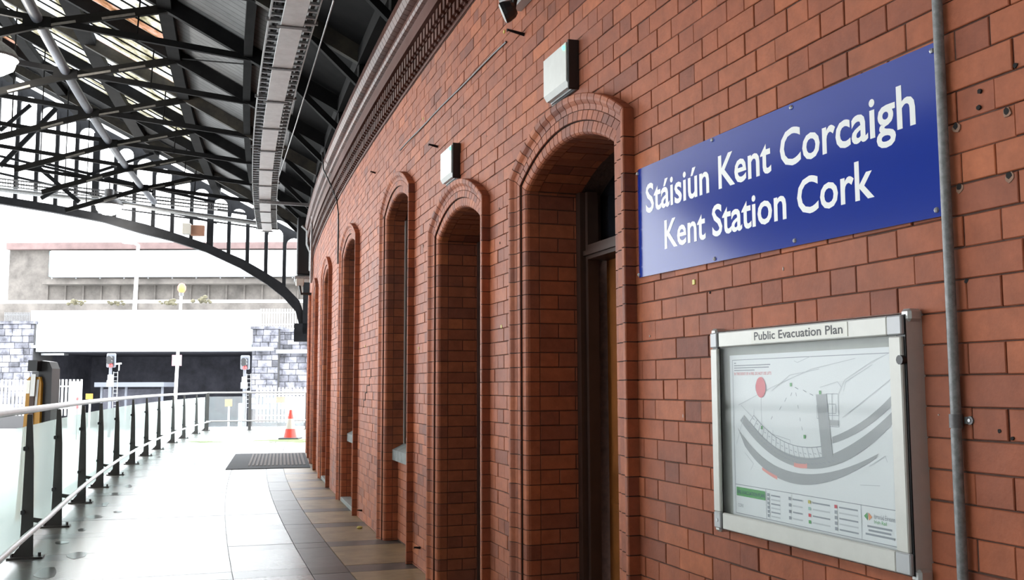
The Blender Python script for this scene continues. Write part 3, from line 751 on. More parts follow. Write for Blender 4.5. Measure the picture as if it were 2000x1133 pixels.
# crossed bracing in front of the screen, seen against the lights
br = thing('lattice_brace', W(SG-1.0, 4, 5), 'dark crossed iron bracing in front of the gable screen lights', 'bracing')
def bracing(x0, y0, x1, y1, s, w): 
    a = rad(x0, y0, s); b = rad(x1, y1, s); ob('brace', MB().beam(W(s, *a), W(s, *b), .05, w), 'black_iron', br)
for x0, y0, x1, y1, w in ((65, 318, 155, 395, .09), (118, 366, 300, 318, .08), (118, 366, 80, 388, .08), (170, 342, 300, 300, .06), (0, 325, 110, 212, .10), (0, 255, 60, 205, .08), (0, 305, 300, 375, .05), (90, 320, 420, 395, .06), (280, 372, 400, 340, .06)):
    bracing(x0, y0, x1, y1, SG-1.2, w)
# perforated cable tray and pipe crossing in front of the screen
SP = SG-.6
tr = thing('perforated_tray', W(SP, 4, 5.6), 'grey perforated cable tray crossing in front of the gable screen', 'cable tray')
a0 = rad(0, 356, SP); a1 = rad(445, 407, SP)
def lerp(a, b, t): return (a[0]+(b[0]-a[0])*t, a[1]+(b[1]-a[1])*t)
ob('side_rail', MB().beam(W(SP, *rad(0, 349, SP)), W(SP, *rad(445, 400, SP)), .03, .03), 'galv_dark', tr)
ob('side_rail', MB().beam(W(SP, *rad(0, 363, SP)), W(SP, *rad(445, 413, SP)), .03, .03), 'galvanised', tr)
pf = MB(); nb = 90
for i in range(nb):
    t = i/(nb-1); q0 = lerp(rad(0, 349, SP), rad(445, 400, SP), t); q1 = lerp(rad(0, 363, SP), rad(445, 413, SP), t)
    pf.beam(W(SP, *q0), W(SP, *q1), .012, .035, (0, 1, 0))
pf.beam(W(SP, *rad(0, 356, SP)), W(SP, *rad(445, 406.5, SP)), .012, .035)
ob('slotted_web', pf, 'galv_dark', tr)
ob('service_pipe', MB().tube([W(SP-.15, *rad(x, y, SP-.15)) for x, y in ((-40, 366), (110, 383), (240, 398), (360, 416), (510, 437))], .055, 10), 'galvanised', None, 'light grey service pipe below the perforated tray at the gable', 'pipe')
ob('service_conduit', MB().tube([W(SP-.1, *rad(x, y, SP-.1)) for x, y in ((230, 408), (360, 425), (512, 446))], .018, 8), 'black_iron', None, 'thin dark conduit just under the light service pipe', 'pipe')
def pendant(o, z, s, label, power=22):
    t = thing('pendant_lamp', W(s, o, z-.15), label, 'lamp', 'lit station lamps')
    F = frame(s, o, z)
    pr = [(.30, -.13), (.31, -.10), (.26, -.02), (.14, .07), (.10, .10), (.10, .24), (.05, .26)]
    mb = MB(); n = 18
    for i, (r, zz) in enumerate(pr): mb.v += [F(r*math.cos(2*math.pi*j/n), r*math.sin(2*math.pi*j/n), zz) for j in range(n)]
    for i in range(len(pr)-1): mb.f += [(i*n+j, i*n+(j+1) % n, (i+1)*n+(j+1) % n, (i+1)*n+j) for j in range(n)]
    mb.f.append(tuple((len(pr)-1)*n+j for j in range(n))); mb.t = [.5]*len(mb.f); mb.sm = True
    ob('reflector', mb, 'galv_dark', t)
    lm = MB(); lm.v = [F(.285*math.cos(2*math.pi*j/n), .285*math.sin(2*math.pi*j/n), -.115) for j in range(n)]+[F(.25*math.cos(2*math.pi*j/n), .25*math.sin(2*math.pi*j/n), -.24) for j in range(n)]+[F(.13*math.cos(2*math.pi*j/n), .13*math.sin(2*math.pi*j/n), -.32) for j in range(n)]
    lm.f = [(r*n+j, r*n+(j+1) % n, r*n+n+(j+1) % n, r*n+n+j) for j in range(n) for r in (0, 1)]+[tuple(range(2*n, 3*n))]; lm.t = [.5]*len(lm.f); lm.sm = True; ob('lens', lm, 'lamp_light', t)
    ob('stem', MB().tube([F(0, 0, .25), F(0, 0, .55)], .015, 8), 'galv_dark', t)
    ld = bpy.data.lights.new('lamp_bulb', 'POINT'); ld.energy = power; ld.color = (1.0, .93, .84); ld.shadow_soft_size = .28
    lo_ = bpy.data.objects.new('lamp_bulb', ld); COL.objects.link(lo_); lo_.parent = t; lo_.location = F(0, 0, -.48)-WPOS[t.name]
pendant(*rad(213, 391, SG-1.0), SG-1.0, 'round lit pendant lamp hanging in front of the gable screen')
pendant(*rad(-14, 95, 13.2), 13.2, 'bright lit lamp at the upper left edge among the trusses')
jb = thing('junction_box', W(SG-.2, *rad(380, 450, SG-.2)), 'beige and brown junction boxes fixed to the gable screen', 'box')
def scrbox(x0, y0, x1, y1, s, d, m, nm):
    a = rad(x0, y0, s); b = rad(x1, y1, s); ob(nm, MB(W).bbox(s-d, s, min(a[0], b[0]), max(a[0], b[0]), min(a[1], b[1]), max(a[1], b[1]), .01), m, jb)
scrbox(358, 438, 374, 459, SG-.12, .2, 'box_beige', 'box_body'); scrbox(374, 441, 400, 462, SG-.12, .14, 'box_tan', 'side_plate')

# ================================================================== cable tray along the roof
TZ = 4.50; TS0, TS1 = -1.0, 20.5
ct = thing('cable_ladder', W(10, .885, TZ), 'white covered cable ladder hanging under the roof along the wall', 'cable tray')
s = TS0; i = 0
while s < TS1-.1:
    e = min(s+1.2, TS1); mb = MB(W)
    for q in range(2):
        a = s+.004+(e-s-.008)*q/2; b = s+.004+(e-s-.008)*(q+1)/2; mb.box(a, b, .79, .98, TZ, TZ+.04, random.random())
    ob('cover', mb, 'tray_white', ct)
    ob('strap', MB(W).box(e-.025, e+.025, .755, 1.015, TZ-.014, TZ-.002), 'galv_dark', ct)
    if i % 2: ob('hanger', MB().beam(W(e, .70, TZ+.06), W(e, .70, RZ(.70, -.05)), .015, .015).beam(W(e, 1.07, TZ+.06), W(e, 1.07, RZ(1.07, -.05)), .015, .015).beam(W(e, .66, TZ+.05), W(e, 1.11, TZ+.05), .03, .03), 'galv_dark', ct)
    s = e; i += 1
for oo in (.69, 1.08): ob('side_rail', long_beam('r', oo, .012, .06, 0, '', TS0, TS1, 24, z=TZ+.10), 'galvanised', ct)
s = TS0+.1
while s < TS1:
    ob('rung', MB(W).box(s-.013, s+.013, .69, 1.08, TZ+.05, TZ+.075), 'galvanised', ct); s += .165
cb = MB()
for oo, r in ((.74, .018), (1.02, .022), (1.045, .012), (.72, .010)):
    cb.tube([W(TS0+i*.8, oo+.01*math.sin(i*1.7+oo*9), TZ+.09) for i in range(27)], r, 6)
ob('cables', cb, 'black_plastic', ct)
ob('cross_conduit', MB().beam(W(17.0, .98, 4.46), W(17.0, .10, 4.44), .04, .05).beam(W(17.0, .10, 4.46), W(17.0, .10, 3.1), .03, .03, (0, 1, 0)), 'galvanised', None, 'pale cross conduit from the cable ladder to the wall, dropping down', 'pipe')
w0 = at(652, 0, 8.0); w1 = at(545, 345, 17.2)
ob('stay_wire', MB().tube([w0, w0.lerp(w1, .5)-Vector((0, 0, .03)), w1], .007, 6), 'galvanised', None, 'thin pale stay wire beside the cable ladder', 'wire')
for i, (x, y, dp) in enumerate(((757, 128, 9.2), (660, 130, 11.0), (577, 290, 14.5), (601, 294, 14.5))):
    pass

# ================================================================== railing
rail = thing('railing', W(18, RAIL_O(18), 0), 'platform railing with glass panels, dark posts and two steel rails', 'railing')
PS = [6.9, 8.72, 10.56, 12.6, 14.45, 16.4, 18.6, 20.7, 22.75, 25.3, 27.4, 29.9, 31.95]
PS = [4.9, 2.9]+PS
PS.sort()
def post(parent, F):
    # tapered flat blade standing across the rail, base plate, clamp lugs, bracket
    blade = [(-.055, .012), (.045, .012), (.030, 1.13), (-.008, 1.13), (-.030, .80)]
    bl = MB(); P = [F(-.009, b, c) for b, c in blade]+[F(.009, b, c) for b, c in blade]; n = len(blade)
    bl.v = P; bl.f = [tuple(range(n)), tuple(reversed(range(n, 2*n)))]+[(i, i+n, (i+1) % n+n, (i+1) % n) for i in range(n)]; bl.t = [.5]*len(bl.f)
    # b is measured away from the platform edge: the blade is wide at the foot
    p = ob('post', bl, 'post_grey', parent)
    ob('base_plate', MB(F).box(-.06, .06, -.13, .13, 0, .014), 'post_grey', p)
    for bb in (-.10, .10): ob('bolt', MB().tube([F(0, bb, .010), F(0, bb, .042)], .013, 6), 'black_plastic', p)
    ob('clamp', MB().tube([F(-.035, .03, .86), F(.035, .03, .86)], .020, 8), 'black_plastic', p)
    ob('clamp', MB().tube([F(-.035, .03, .36), F(.035, .03, .36)], .020, 8), 'black_plastic', p)
    ob('bracket', MB().beam(F(0, -.03, .30), F(0, -.115, .285), .02, .035), 'post_grey', p)
    ob('foot_web', MB(F).add([(-.005, .04, .012), (-.005, .11, .012), (-.005, .035, .11), (.005, .04, .012), (.005, .11, .012), (.005, .035, .11)], [(0, 1, 2), (3, 5, 4), (0, 3, 4, 1), (1, 4, 5, 2), (2, 5, 3, 0)]), 'post_grey', p)
for s in PS: post(rail, frame(s, RAIL_O(s)))
for s0, s1 in zip(PS[:-1], PS[1:]):
    g = MB(W); o0 = RAIL_O(s0)+.045; o1 = RAIL_O(s1)+.045
    a, b = s0+.03, s1-.03
    g.add([(a, o0, .09), (b, o1, .09), (b, o1, 1.03), (a, o0, 1.03), (a, o0+.012, .09), (b, o1+.012, .09), (b, o1+.012, 1.03), (a, o0+.012, 1.03)], [(0, 1, 2, 3), (4, 7, 6, 5), (0, 4, 5, 1), (2, 6, 7, 3), (0, 3, 7, 4), (1, 5, 6, 2)])
    ob('glass_panel', g, 'rail_glass', rail)
ss = [PS[0]-.5+i*.5 for i in range(int((PS[-1]-PS[0]+.5)/.5)+1)]+[PS[-1]]
ob('handrail', MB().tube([W(s, RAIL_O(s)-.01, 1.17) for s in ss], .028, 10), 'steel_rail', rail)
ob('low_rail', MB().tube([W(s, RAIL_O(s)-.13, .29) for s in ss], .021, 10), 'steel_rail', rail)
# end barrier across the platform
E0 = W(PS[-1], RAIL_O(PS[-1]), 0); E1 = at(487, 842, 31.2); E1.z = 0; E2 = E0+(E1-E0)*2.35
eb = thing('end_barrier', E1, 'glass barrier with steel handrail closing the far end of the platform', 'railing')
dv = (E1-E0).normalized(); nv = Vector((-dv.y, dv.x, 0))
if nv.y < 0: nv = -nv
for t, p in ((0, E0+dv*.03), (1, E1), (2, E2)):
    Fp = (lambda p: lambda a, b, c: p+dv*a+nv*b+Vector((0, 0, c)))(p)
    ob('post', MB(Fp).bbox(-.045, .045, -.04, .04, 0, 1.14, .006).box(-.09, .09, -.09, .09, 0, .015), 'post_grey', eb)
ob('handrail', MB().tube([E0+Vector((0, 0, 1.17)), E2+Vector((0, 0, 1.17))], .03, 10), 'steel_rail', eb)
ob('low_rail', MB().tube([E0-nv*.1+Vector((0, 0, .29)), E2-nv*.1+Vector((0, 0, .29))], .022, 10), 'steel_rail', eb)
for a, b in ((E0, E1), (E1, E2)):
    Fp = lambda x, y, z, a=a: a+dv*x+nv*y+Vector((0, 0, z)); Ln = (b-a).length
    ob('glass_panel', MB(Fp).box(.08, Ln-.08, .03, .042, .10, 1.05), 'end_glass', eb)

# ================================================================== things on the wall
SGN = lambda s, o, z: W(s, o, z+.0115*(s-2.67))
sg = thing('station_sign', SGN(2.67, .006, 1.757), 'blue enamel station name sign with white lettering on the brick wall', 'sign')
SA, SB, SZ0, SZ1 = 1.858, 3.484, 1.757, 2.187
pl = MB(SGN)
n = 20
for i in range(n):
    a = SA+(SB-.022-SA)*i/n; b = SA+(SB-.022-SA)*(i+1)/n
    pl.add([(a, .009, SZ0), (b, .009, SZ0), (b, .009, SZ1), (a, .009, SZ1), (a, .005, SZ0), (b, .005, SZ0), (b, .005, SZ1), (a, .005, SZ1)], [(0, 1, 2, 3), (4, 7, 6, 5), (0, 4, 5, 1), (2, 6, 7, 3)]+([(0, 3, 7, 4)] if i == 0 else []))
# the far edge folds back against the wall
pl.add([(SB-.022, .009, SZ0), (SB, .003, SZ0), (SB, .003, SZ1), (SB-.022, .009, SZ1), (SB-.022, .005, SZ0), (SB, -.001, SZ0), (SB, -.001, SZ1), (SB-.022, .005, SZ1)], [(0, 1, 2, 3), (4, 7, 6, 5), (0, 4, 5, 1), (2, 6, 7, 3), (1, 5, 6, 2)])
ob('plate', pl, 'sign_blue', sg)
DG = bpy.context.evaluated_depsgraph_get
def text_mesh(txt, bold=0.0):
    cu = bpy.data.curves.new('t', 'FONT'); cu.body = txt; cu.size = 1.0; cu.offset = bold; cu.resolution_u = 3; cu.fill_mode = 'FRONT'
    o = bpy.data.objects.new('t', cu); COL.objects.link(o); dg = bpy.context.evaluated_depsgraph_get(); me = bpy.data.meshes.new_from_object(o.evaluated_get(dg)); bpy.data.objects.remove(o)
    V = [v.co.copy() for v in me.vertices]; Fc = [tuple(p.vertices) for p in me.polygons]; bpy.data.meshes.remove(me)
    return V, Fc
CAPH = None
def cap_height():
    global CAPH
    if CAPH is None:
        V, _ = text_mesh('H'); CAPH = max(v.y for v in V)-min(v.y for v in V)
    return CAPH
def text_on(mapf, txt, u0, u1, base, cap, o, bold=0.0, stretch=True, th=.0):
    """Lettering from u0 (left) to u1 (right); mapf(u, o, z) with u running as on the sign."""
    V, Fc = text_mesh(txt, bold)
    x0 = min(v.x for v in V); x1 = max(v.x for v in V); k = cap/cap_height()
    mb = MB(); mb.v = [mapf(u0+(u1-u0)*(v.x-x0)/(x1-x0), o, base+v.y*k) for v in V]; mb.f = Fc; mb.t = [.5]*len(Fc); return mb
def letters(parent, mb, m, par=None):
    # one object for each character: islands of faces, joined where they stand above one another
    n = len(mb.v); rt = list(range(n))
    def fd_(i):
        while rt[i] != i: rt[i] = rt[rt[i]]; i = rt[i]
        return i
    for f in mb.f:
        for i in f[1:]: rt[fd_(i)] = fd_(f[0])
    isl = {}
    for fi, f in enumerate(mb.f): isl.setdefault(fd_(f[0]), []).append(fi)
    av = lambda v: RW*math.atan2(v.y, CXW-v.x)
    L = []
    for fs in isl.values():
        xs = [av(mb.v[i]) for fi in fs for i in mb.f[fi]]; L.append([min(xs), max(xs), fs])
    L.sort(key=lambda q: -q[1]); G = []
    for q in L:
        if G:
            g = G[-1]; ov = min(g[1], q[1])-max(g[0], q[0])
            if ov > .5*min(g[1]-g[0], q[1]-q[0]): g[0] = min(g[0], q[0]); g[1] = max(g[1], q[1]); g[2] = g[2]+q[2]; continue
        G.append(q)
    for g in G:
        k = MB(); mp = {}
        for fi in g[2]:
            for i in mb.f[fi]:
                if i not in mp: mp[i] = len(k.v); k.v.append(mb.v[i])
            k.f.append(tuple(mp[i] for i in mb.f[fi])); k.t.append(.5)
        ob('letter', k, m, parent)
letters(sg, text_on(SGN, 'Stáisiún Kent Corcaigh', 3.402, 1.932, 2.003, .108, .0097, .016), 'sign_white')
letters(sg, text_on(SGN, 'Kent Station Cork', 3.254, 2.093, 1.846, .103, .0097, .016), 'sign_white')
for s, z in ((1.867, 2.168), (2.444, 2.175), (2.898, 2.178), (3.471, 2.171), (1.875, 1.774), (2.446, 1.772), (2.899, 1.768), (3.471, 1.768)):
    c = SGN(s, .009, z); ob('screw', MB().ball(c, .0075, 8), 'screw', sg)

# evacuation plan case
BO = .055
cs = thing('notice_case', W(2.42, 0, .88), 'aluminium wall case holding the public evacuation plan below the sign', 'notice case')
A, B_, C_, D_ = 1.962, 2.865, .885, 1.515            # outer face at BO
ob('case_body', MB(W).add([(A-.012, -.004, C_-.012), (B_+.012, -.004, C_-.012), (B_+.012, -.004, D_+.012), (A-.012, -.004, D_+.012), (A-.004, BO-.012, C_-.004), (B_+.004, BO-.012, C_-.004), (B_+.004, BO-.012, D_+.004), (A-.004, BO-.012, D_+.004)],
                          [(0, 1, 5, 4), (1, 2, 6, 5), (2, 3, 7, 6), (3, 0, 4, 7), (0, 3, 2, 1)]), 'alu', cs)
for sx, zz in ((A, C_), (B_, C_), (A, D_), (B_, D_)):
    ob('corner_cap', MB(W).bbox(sx-.017, sx+.017, .0, BO-.0125, zz-.016, zz+.016, .007), 'alu', cs)
gk = MB(W)
for q in ((A-.002, A+.03, C_-.002, D_+.002), (B_-.03, B_+.002, C_-.002, D_+.002), (A+.03, B_-.03, C_-.002, C_+.03), (A+.03, B_-.03, D_-.03, D_+.002)): gk.box(q[0], q[1], BO-.014, BO-.010, q[2], q[3])
ob('door_gasket', gk, 'black_plastic', cs)
FW = .052
for nm, q in (('frame_bar', (A+FW, B_-FW, D_-FW+.004, D_)), ('frame_bar', (A+FW, B_-FW, C_, C_+FW)), ('frame_bar', (A+.004, A+FW-.004, C_+FW, D_-FW)), ('frame_bar', (B_-FW+.012, B_, C_+FW, D_-FW))):
    ob(nm, MB(W).bbox(q[0], q[1], BO-.012, BO, q[2], q[3], .003), 'frame_cream', cs)
for sx in ((A, A+FW), (B_-FW+.012, B_)):
    for zz in ((C_, C_+FW), (D_-FW+.004, D_)):
        ob('frame_corner', MB(W).bbox(sx[0], sx[1], BO-.012, BO+.0005, zz[0], zz[1], .003), 'frame_corner', cs)
ob('lock_screw', MB().tube([W(B_-.02, BO-.002, C_+.025), W(B_-.02, BO+.002, C_+.025)], .006, 8), 'screw', cs)
ob('lock', MB().tube([W(A+.008, BO-.012, 1.405), W(A+.008, BO+.002, 1.405)], .012, 10), 'black_plastic', cs)
ob('pinboard', MB(W).box(A+.004, B_-.004, .018, .020, C_+.004, D_-.004), 'pinboard', cs)
ob('pane', MB(W).box(A+FW-.01, B_-FW+.02, BO-.016, BO-.014, C_+FW-.01, D_-FW+.01), 'case_glass', cs)
ob('title_strip', MB(W).box(2.163, 2.617, BO, BO+.0012, D_-.043, D_-.004), 'label_cream', cs)
letters(cs, text_on(W, 'Public Evacuation Plan', 2.602, 2.182, D_-.034, .024, BO+.0016, .012), 'ink_black')

pp = thing('evacuation_plan', W(2.41, .022, .93), 'printed evacuation plan poster inside the aluminium case', 'poster')
PA, PB, PC, PD = 2.020, 2.800, .927, 1.440
ob('sheet', MB(W).box(PA, PB, .0205, .022, PC, PD), 'paper', pp)
def PM(x, o, y):                           # poster coordinates in pixels of the photograph's crop: 0..1 from left, 0..1 from top
    return W(PB+(PA-PB)*x, o, PD+(PC-PD)*y)
def PMT(u, o, z): return PM(u, o, z)
OI = .0226
prints = {}
def pr_(m):
    if m not in prints: prints[m] = MB()
    return prints[m]
lay = [0]
def poly(m, pts, o=None):
    lay[0] += 1; oo = (o or OI)+lay[0]*2e-6; mb = pr_(m); n = len(mb.v); mb.v += [PM(x, oo, y) for x, y in pts]; mb.f.append(tuple(range(n, n+len(pts)))); mb.t.append(.5)
AS = .78/.513                               # width over height of the sheet
def line(m, pts, w=.003):
    for (x0, y0), (x1, y1) in zip(pts[:-1], pts[1:]):
        dx, dy = (x1-x0)*AS, y1-y0; L = math.hypot(dx, dy) or 1; nx, ny = -dy/L*w/2/AS, dx/L*w/2
        poly(m, [(x0+nx, y0+ny), (x1+nx, y1+ny), (x1-nx, y1-ny), (x0-nx, y0-ny)])
def rect(m, x0, y0, x1, y1): poly(m, [(x0, y0), (x1, y0), (x1, y1), (x0, y1)])
def frame_rect(m, x0, y0, x1, y1, w=.003): line(m, [(x0, y0), (x1, y0), (x1, y1), (x0, y1), (x0, y0)], w)
# outline and title block
frame_rect('ink_line', .022, .03, .985, .975, .004); line('ink_line', [(.022, .80), (.985, .80)], .004)
line('ink_line', [(.24, .80), (.24, .975)]); line('ink_line', [(.80, .80), (.80, .975)])
rect('ink_green', .03, .815, .235, .868)
# platforms: the near crescent, the island arms and the lower crescent
def arc(cx, cy, r, a0, a1, n=24): return [(cx+r*math.cos(math.radians(a0+(a1-a0)*i/n))/AS, cy+r*math.sin(math.radians(a0+(a1-a0)*i/n))) for i in range(n+1)]
def band(m, pin, pout):
    for i in range(len(pin)-1): poly(m, [pin[i], pin[i+1], pout[i+1], pout[i]])
def qb(p0, p1, p2, n=20): return [((1-t)**2*p0[0]+2*t*(1-t)*p1[0]+t*t*p2[0], (1-t)**2*p0[1]+2*t*(1-t)*p1[1]+t*t*p2[1]) for t in [i/n for i in range(n+1)]]
band('ink_grey', qb((.10, .37), (.36, .68), (.66, .555)), qb((.07, .405), (.36, .76), (.70, .60)))
band('ink_grey', qb((.66, .555), (.83, .47), (.975, .315)), qb((.70, .60), (.84, .53), (.975, .375)))
band('ink_grey', qb((.66, .465), (.84, .39), (.975, .235)), qb((.66, .50), (.84, .43), (.975, .285)))
band('ink_grey', qb((.05, .45), (.36, .87), (.90, .53)), qb((.10, .56), (.40, .93), (.885, .555)))
poly('ink_grey', [(.575, .24), (.635, .235), (.66, .57), (.60, .585)])
frame_rect('ink_line', .635, .235, .70, .41); frame_rect('ink_line', .64, .29, .685, .34); frame_rect('ink_line', .64, .35, .70, .40); line('ink_line', [(.665, .235), (.665, .41)]); rect('ink_grey', .645, .375, .695, .405)
frame_rect('ink_line', .578, .30, .592, .37)
# rooms along the crescent
top = qb((.17, .37), (.36, .58), (.60, .52), 16); bot = qb((.14, .41), (.37, .67), (.62, .575), 16)
for i in range(16):
    line('ink_line', [top[i], top[i+1]], .004); line('ink_line', [bot[i], bot[i+1]], .0035)
    line('ink_line', [top[i], bot[i]], .0035)
    mx_ = (top[i][0]+bot[i][0])/2+.006, (top[i][1]+bot[i][1])/2
    line('ink_line', [mx_, (mx_[0]+.012, mx_[1]+.004)], .003)
line('ink_line', [(.30, .45), (.30, .475), (.41, .50), (.41, .52)], .002); line('ink_line', [(.17, .37), (.175, .33)], .002)
# faint site lines and dashes of the escape routes
for pts in ([(.06, .31), (.30, .20), (.55, .10), (.80, .05)], [(.30, .22), (.42, .13), (.60, .10)], [(.04, .55), (.10, .37)], [(.72, .20), (.74, .16), (.88, .07), (.97, .03)], [(.73, .22), (.745, .17), (.885, .085)], [(.60, .20), (.70, .17), (.72, .20), (.70, .24)], [(.72, .36), (.97, .16)], [(.08, .31), (.18, .40)], [(.45, .05), (.47, .06), (.55, .03)], [(.10, .60), (.16, .66), (.14, .70)], [(.85, .60), (.93, .54), (.94, .57)], [(.80, .70), (.90, .69)]):
    line('ink_faint', pts, .0035)
for x, y, dx, dy in ((.45, .20, .02, .01), (.50, .215, .02, .012), (.54, .235, .02, .01), (.43, .23, -.008, .02), (.395, .26, -.012, .022), (.36, .31, -.012, .02), (.30, .37, -.01, .018), (.455, .23, .004, .02), (.465, .30, .003, .02), (.475, .37, .003, .02), (.485, .42, .003, .02), (.495, .465, .008, .015)):
    line('ink_line', [(x, y), (x+dx, y+dy)], .004)
for x, y in ((.425, .185), (.60, .228), (.50, .475), (.225, .44)): rect('ink_green', x-.006, y-.01, x+.006, y+.01)
poly('ink_pink', qb((.43, .625), (.47, .632), (.51, .622), 6)+qb((.51, .648), (.47, .655), (.43, .648), 6)); poly('ink_pink', qb((.22, .675), (.27, .70), (.32, .715), 6)+qb((.32, .735), (.27, .72), (.22, .69), 6))
for i in range(26):
    t = (i+.5)/26; c = qb((.085, .39), (.36, .72), (.68, .58), 26)[i]; line('ink_line', [c, (c[0]+.014, c[1]+.004)], .004)
# you-are-here disc with its leader
line('ink_line', [(.225, .26), (.225, .50)], .0025)
cxr, cyr = .225, .20
poly('ink_navy', [(cxr+.037*math.cos(2*math.pi*i/28), cyr+.052*math.sin(2*math.pi*i/28)) for i in range(28)])
poly('ink_red', [(cxr+.0345*math.cos(2*math.pi*i/28), cyr+.062*math.sin(2*math.pi*i/28)) for i in range(28)], OI+.0002)
def ptext(m, txt, x0, x1, yb, cap, o=None, bold=0.0):
    V, Fc = text_mesh(txt, bold); a = min(v.x for v in V); b = max(v.x for v in V); k = cap/cap_height(); mb = pr_(m); n = len(mb.v)
    mb.v += [PM(x0+(x1-x0)*(v.x-a)/(b-a), o or OI+.0005, yb-v.y*k) for v in V]; mb.f += [tuple(i+n for i in f) for f in Fc]; mb.t += [.5]*len(Fc)
ptext('label_cream', 'YOU ARE', .197, .253, .197, .022); ptext('label_cream', 'HERE', .207, .243, .232, .022)
ptext('ink_navy', 'FIRE EVACUATION PLAN', .036, .23, .855, .022)
ptext('ink_red', 'IN THE EVENT OF A FIRE, DO NOT USE LIFTS', .035, .30, .125, .017)
ptext('ink_line', 'CORK', .04, .08, .935, .02)
for i, (y, w) in enumerate(((.065, .26), (.080, .25), (.095, .15))): line('ink_line', [(.035, y), (.035+w, y)], .006)
line('ink_line', [(.035, .05), (.05, .05)], .006)
ptext('ink_line', 'Iarnród Éireann', .865, .965, .858, .024); ptext('ink_green', 'Irish Rail', .865, .925, .882, .018)
poly('ink_green', [(.815, .852), (.832, .832), (.832, .872)]); poly('ink_orange', [(.838, .832), (.855, .852), (.838, .872)])
for y, x0, x1 in ((.90, .83, .95), (.92, .835, .945), (.94, .82, .96)): line('ink_line', [(x0, y), (x1, y)], .010)
for cx_, n, mcol in ((.25, 6, 'ink_line'), (.39, 4, 'ink_line'), (.51, 4, None), (.66, 5, None)):
    cols = ['ink_yellow', 'ink_teal', 'ink_red', 'ink_green'] if cx_ == .51 else ['ink_red']+['ink_line']*4
    for i in range(n):
        y = .822+i*(.145/n); c = mcol or cols[i]
        rect(c, cx_, y, cx_+.014, y+.018); line('ink_faint' if i % 2 else 'ink_line', [(cx_+.025, y+.010), (cx_+.025+(.06 if cx_ < .5 else .10), y+.010)], .008)
for m, mb in prints.items(): ob('map_print' if m not in ('label_cream',) else 'disc_lettering', mb, m, pp)

# conduit with saddle clip
cd = thing('conduit', W(1.838, .015, 0), 'galvanised steel conduit running down the wall beside the sign', 'conduit')
ob('pipe', MB().tube([W(1.838, .016, 0), W(1.838, .016, 1.24)], .0125, 12), 'conduit_grey', cd)
ob('pipe', MB().tube([W(1.836, .016, 1.24), W(1.838, .016, 4.4)], .0125, 12), 'conduit_grey', cd)
ob('coupler', MB().tube([W(1.837, .016, 1.243), W(1.837, .016, 1.275)], .0155, 12), 'galv_dark', cd)
ob('saddle_clip', MB(W).box(1.812, 1.822, -.002, .006, 1.253, 1.269).tube([W(1.807, -.002, 1.261), W(1.807, .005, 1.261)], .010, 10), 'galv_dark', cd)
ob('clip_screw', MB().tube([W(1.807, .004, 1.261), W(1.807, .0075, 1.261)], .004, 8), 'screw', cd)

# bulkhead lamps over the doors
def bulkhead(s0, z0, label):
    t = thing('bulkhead_lamp', W(s0+.15, 0, z0), label, 'lamp', 'bulkhead lamps on the wall')
    ob('back_box', MB(W).bbox(s0, s0+.31, -.003, .014, z0-.012, z0+.225, .003).bbox(s0-.006, s0+.008, -.003, .052, z0-.012, z0+.222, .003), 'black_plastic', t)
    z1 = z0+.21
    df = MB(W).add([(s0+.008, .014, z0+.005), (s0+.30, .014, z0+.005), (s0+.30, .014, z1), (s0+.008, .014, z1), (s0+.008, .042, z0+.005), (s0+.30, .042, z0+.005), (s0+.30, .058, z0+.030), (s0+.008, .058, z0+.030), (s0+.30, .058, z1), (s0+.008, .058, z1)],
                   [(0, 1, 5, 4), (4, 5, 6, 7), (7, 6, 8, 9), (9, 8, 2, 3), (1, 2, 8, 6, 5), (0, 4, 7, 9, 3), (0, 3, 2, 1)])
    ob('diffuser', df, 'diffuser', t)
    ob('rim', MB(W).box(s0+.006, s0+.302, .013, .020, z0-.002, z0+.006), 'frame_corner', t)
    ob('led', MB().ball(W(s0+.028, .057, z1-.022), .013, 8), 'green_led', t)
bulkhead(4.085, 2.712, 'white bulkhead lamp above the nearest brick arch')
bulkhead(6.125, 2.708, 'white bulkhead lamp above the second brick arch')

# floodlight at the top
fl = thing('floodlight', W(4.9, .2, 3.3), 'small black floodlight on an arm at the top of the wall', 'floodlight')
fc = at(987, 24, 5.0)
fd = (U2*-.40+R2*-.92+F_*.05).normalized()          # it faces away from the wall, downward
sx_ = fd.cross(Vector((0, 0, 1))).normalized(); sy_ = sx_.cross(fd)
FF = lambda a, b, c: fc+sx_*a+sy_*b+fd*c
hd = MB(); rings = [(.030, -.055), (.044, -.04), (.054, -.005), (.054, .012)]
n = 12
for r, c in rings: hd.v += [FF(r*math.cos(2*math.pi*j/n)*1.0, r*math.sin(2*math.pi*j/n), c) for j in range(n)]
for i in range(3): hd.f += [(i*n+j, i*n+(j+1) % n, (i+1)*n+(j+1) % n, (i+1)*n+j) for j in range(n)]
hd.f += [tuple(range(n))]; hd.t = [.5]*len(hd.f); ob('housing', hd, 'black_plastic', fl)
ln = MB(); ln.v = [FF(.052*math.cos(2*math.pi*j/n), .052*math.sin(2*math.pi*j/n), .0135) for j in range(n)]+[FF(.044*math.cos(2*math.pi*j/n), .044*math.sin(2*math.pi*j/n), .018) for j in range(n)]
ln.f = [(j, (j+1) % n, n+(j+1) % n, n+j) for j in range(n)]+[tuple(range(n, 2*n))]; ln.t = [.5]*len(ln.f); ob('lens', ln, 'diffuser', fl)
sA = 4.86
ob('arm', MB().tube([fc-fd*.045, fc-fd*.06+Vector((0, 0, .06)), W(sA, .12, fc.z+.19), W(sA, .05, fc.z+.19)], .013, 8), 'black_plastic', fl)
ob('mount_box', MB(W).bbox(sA-.16, sA+.02, -.004, .06, fc.z+.15, fc.z+.25, .006), 'frame_corner', fl)

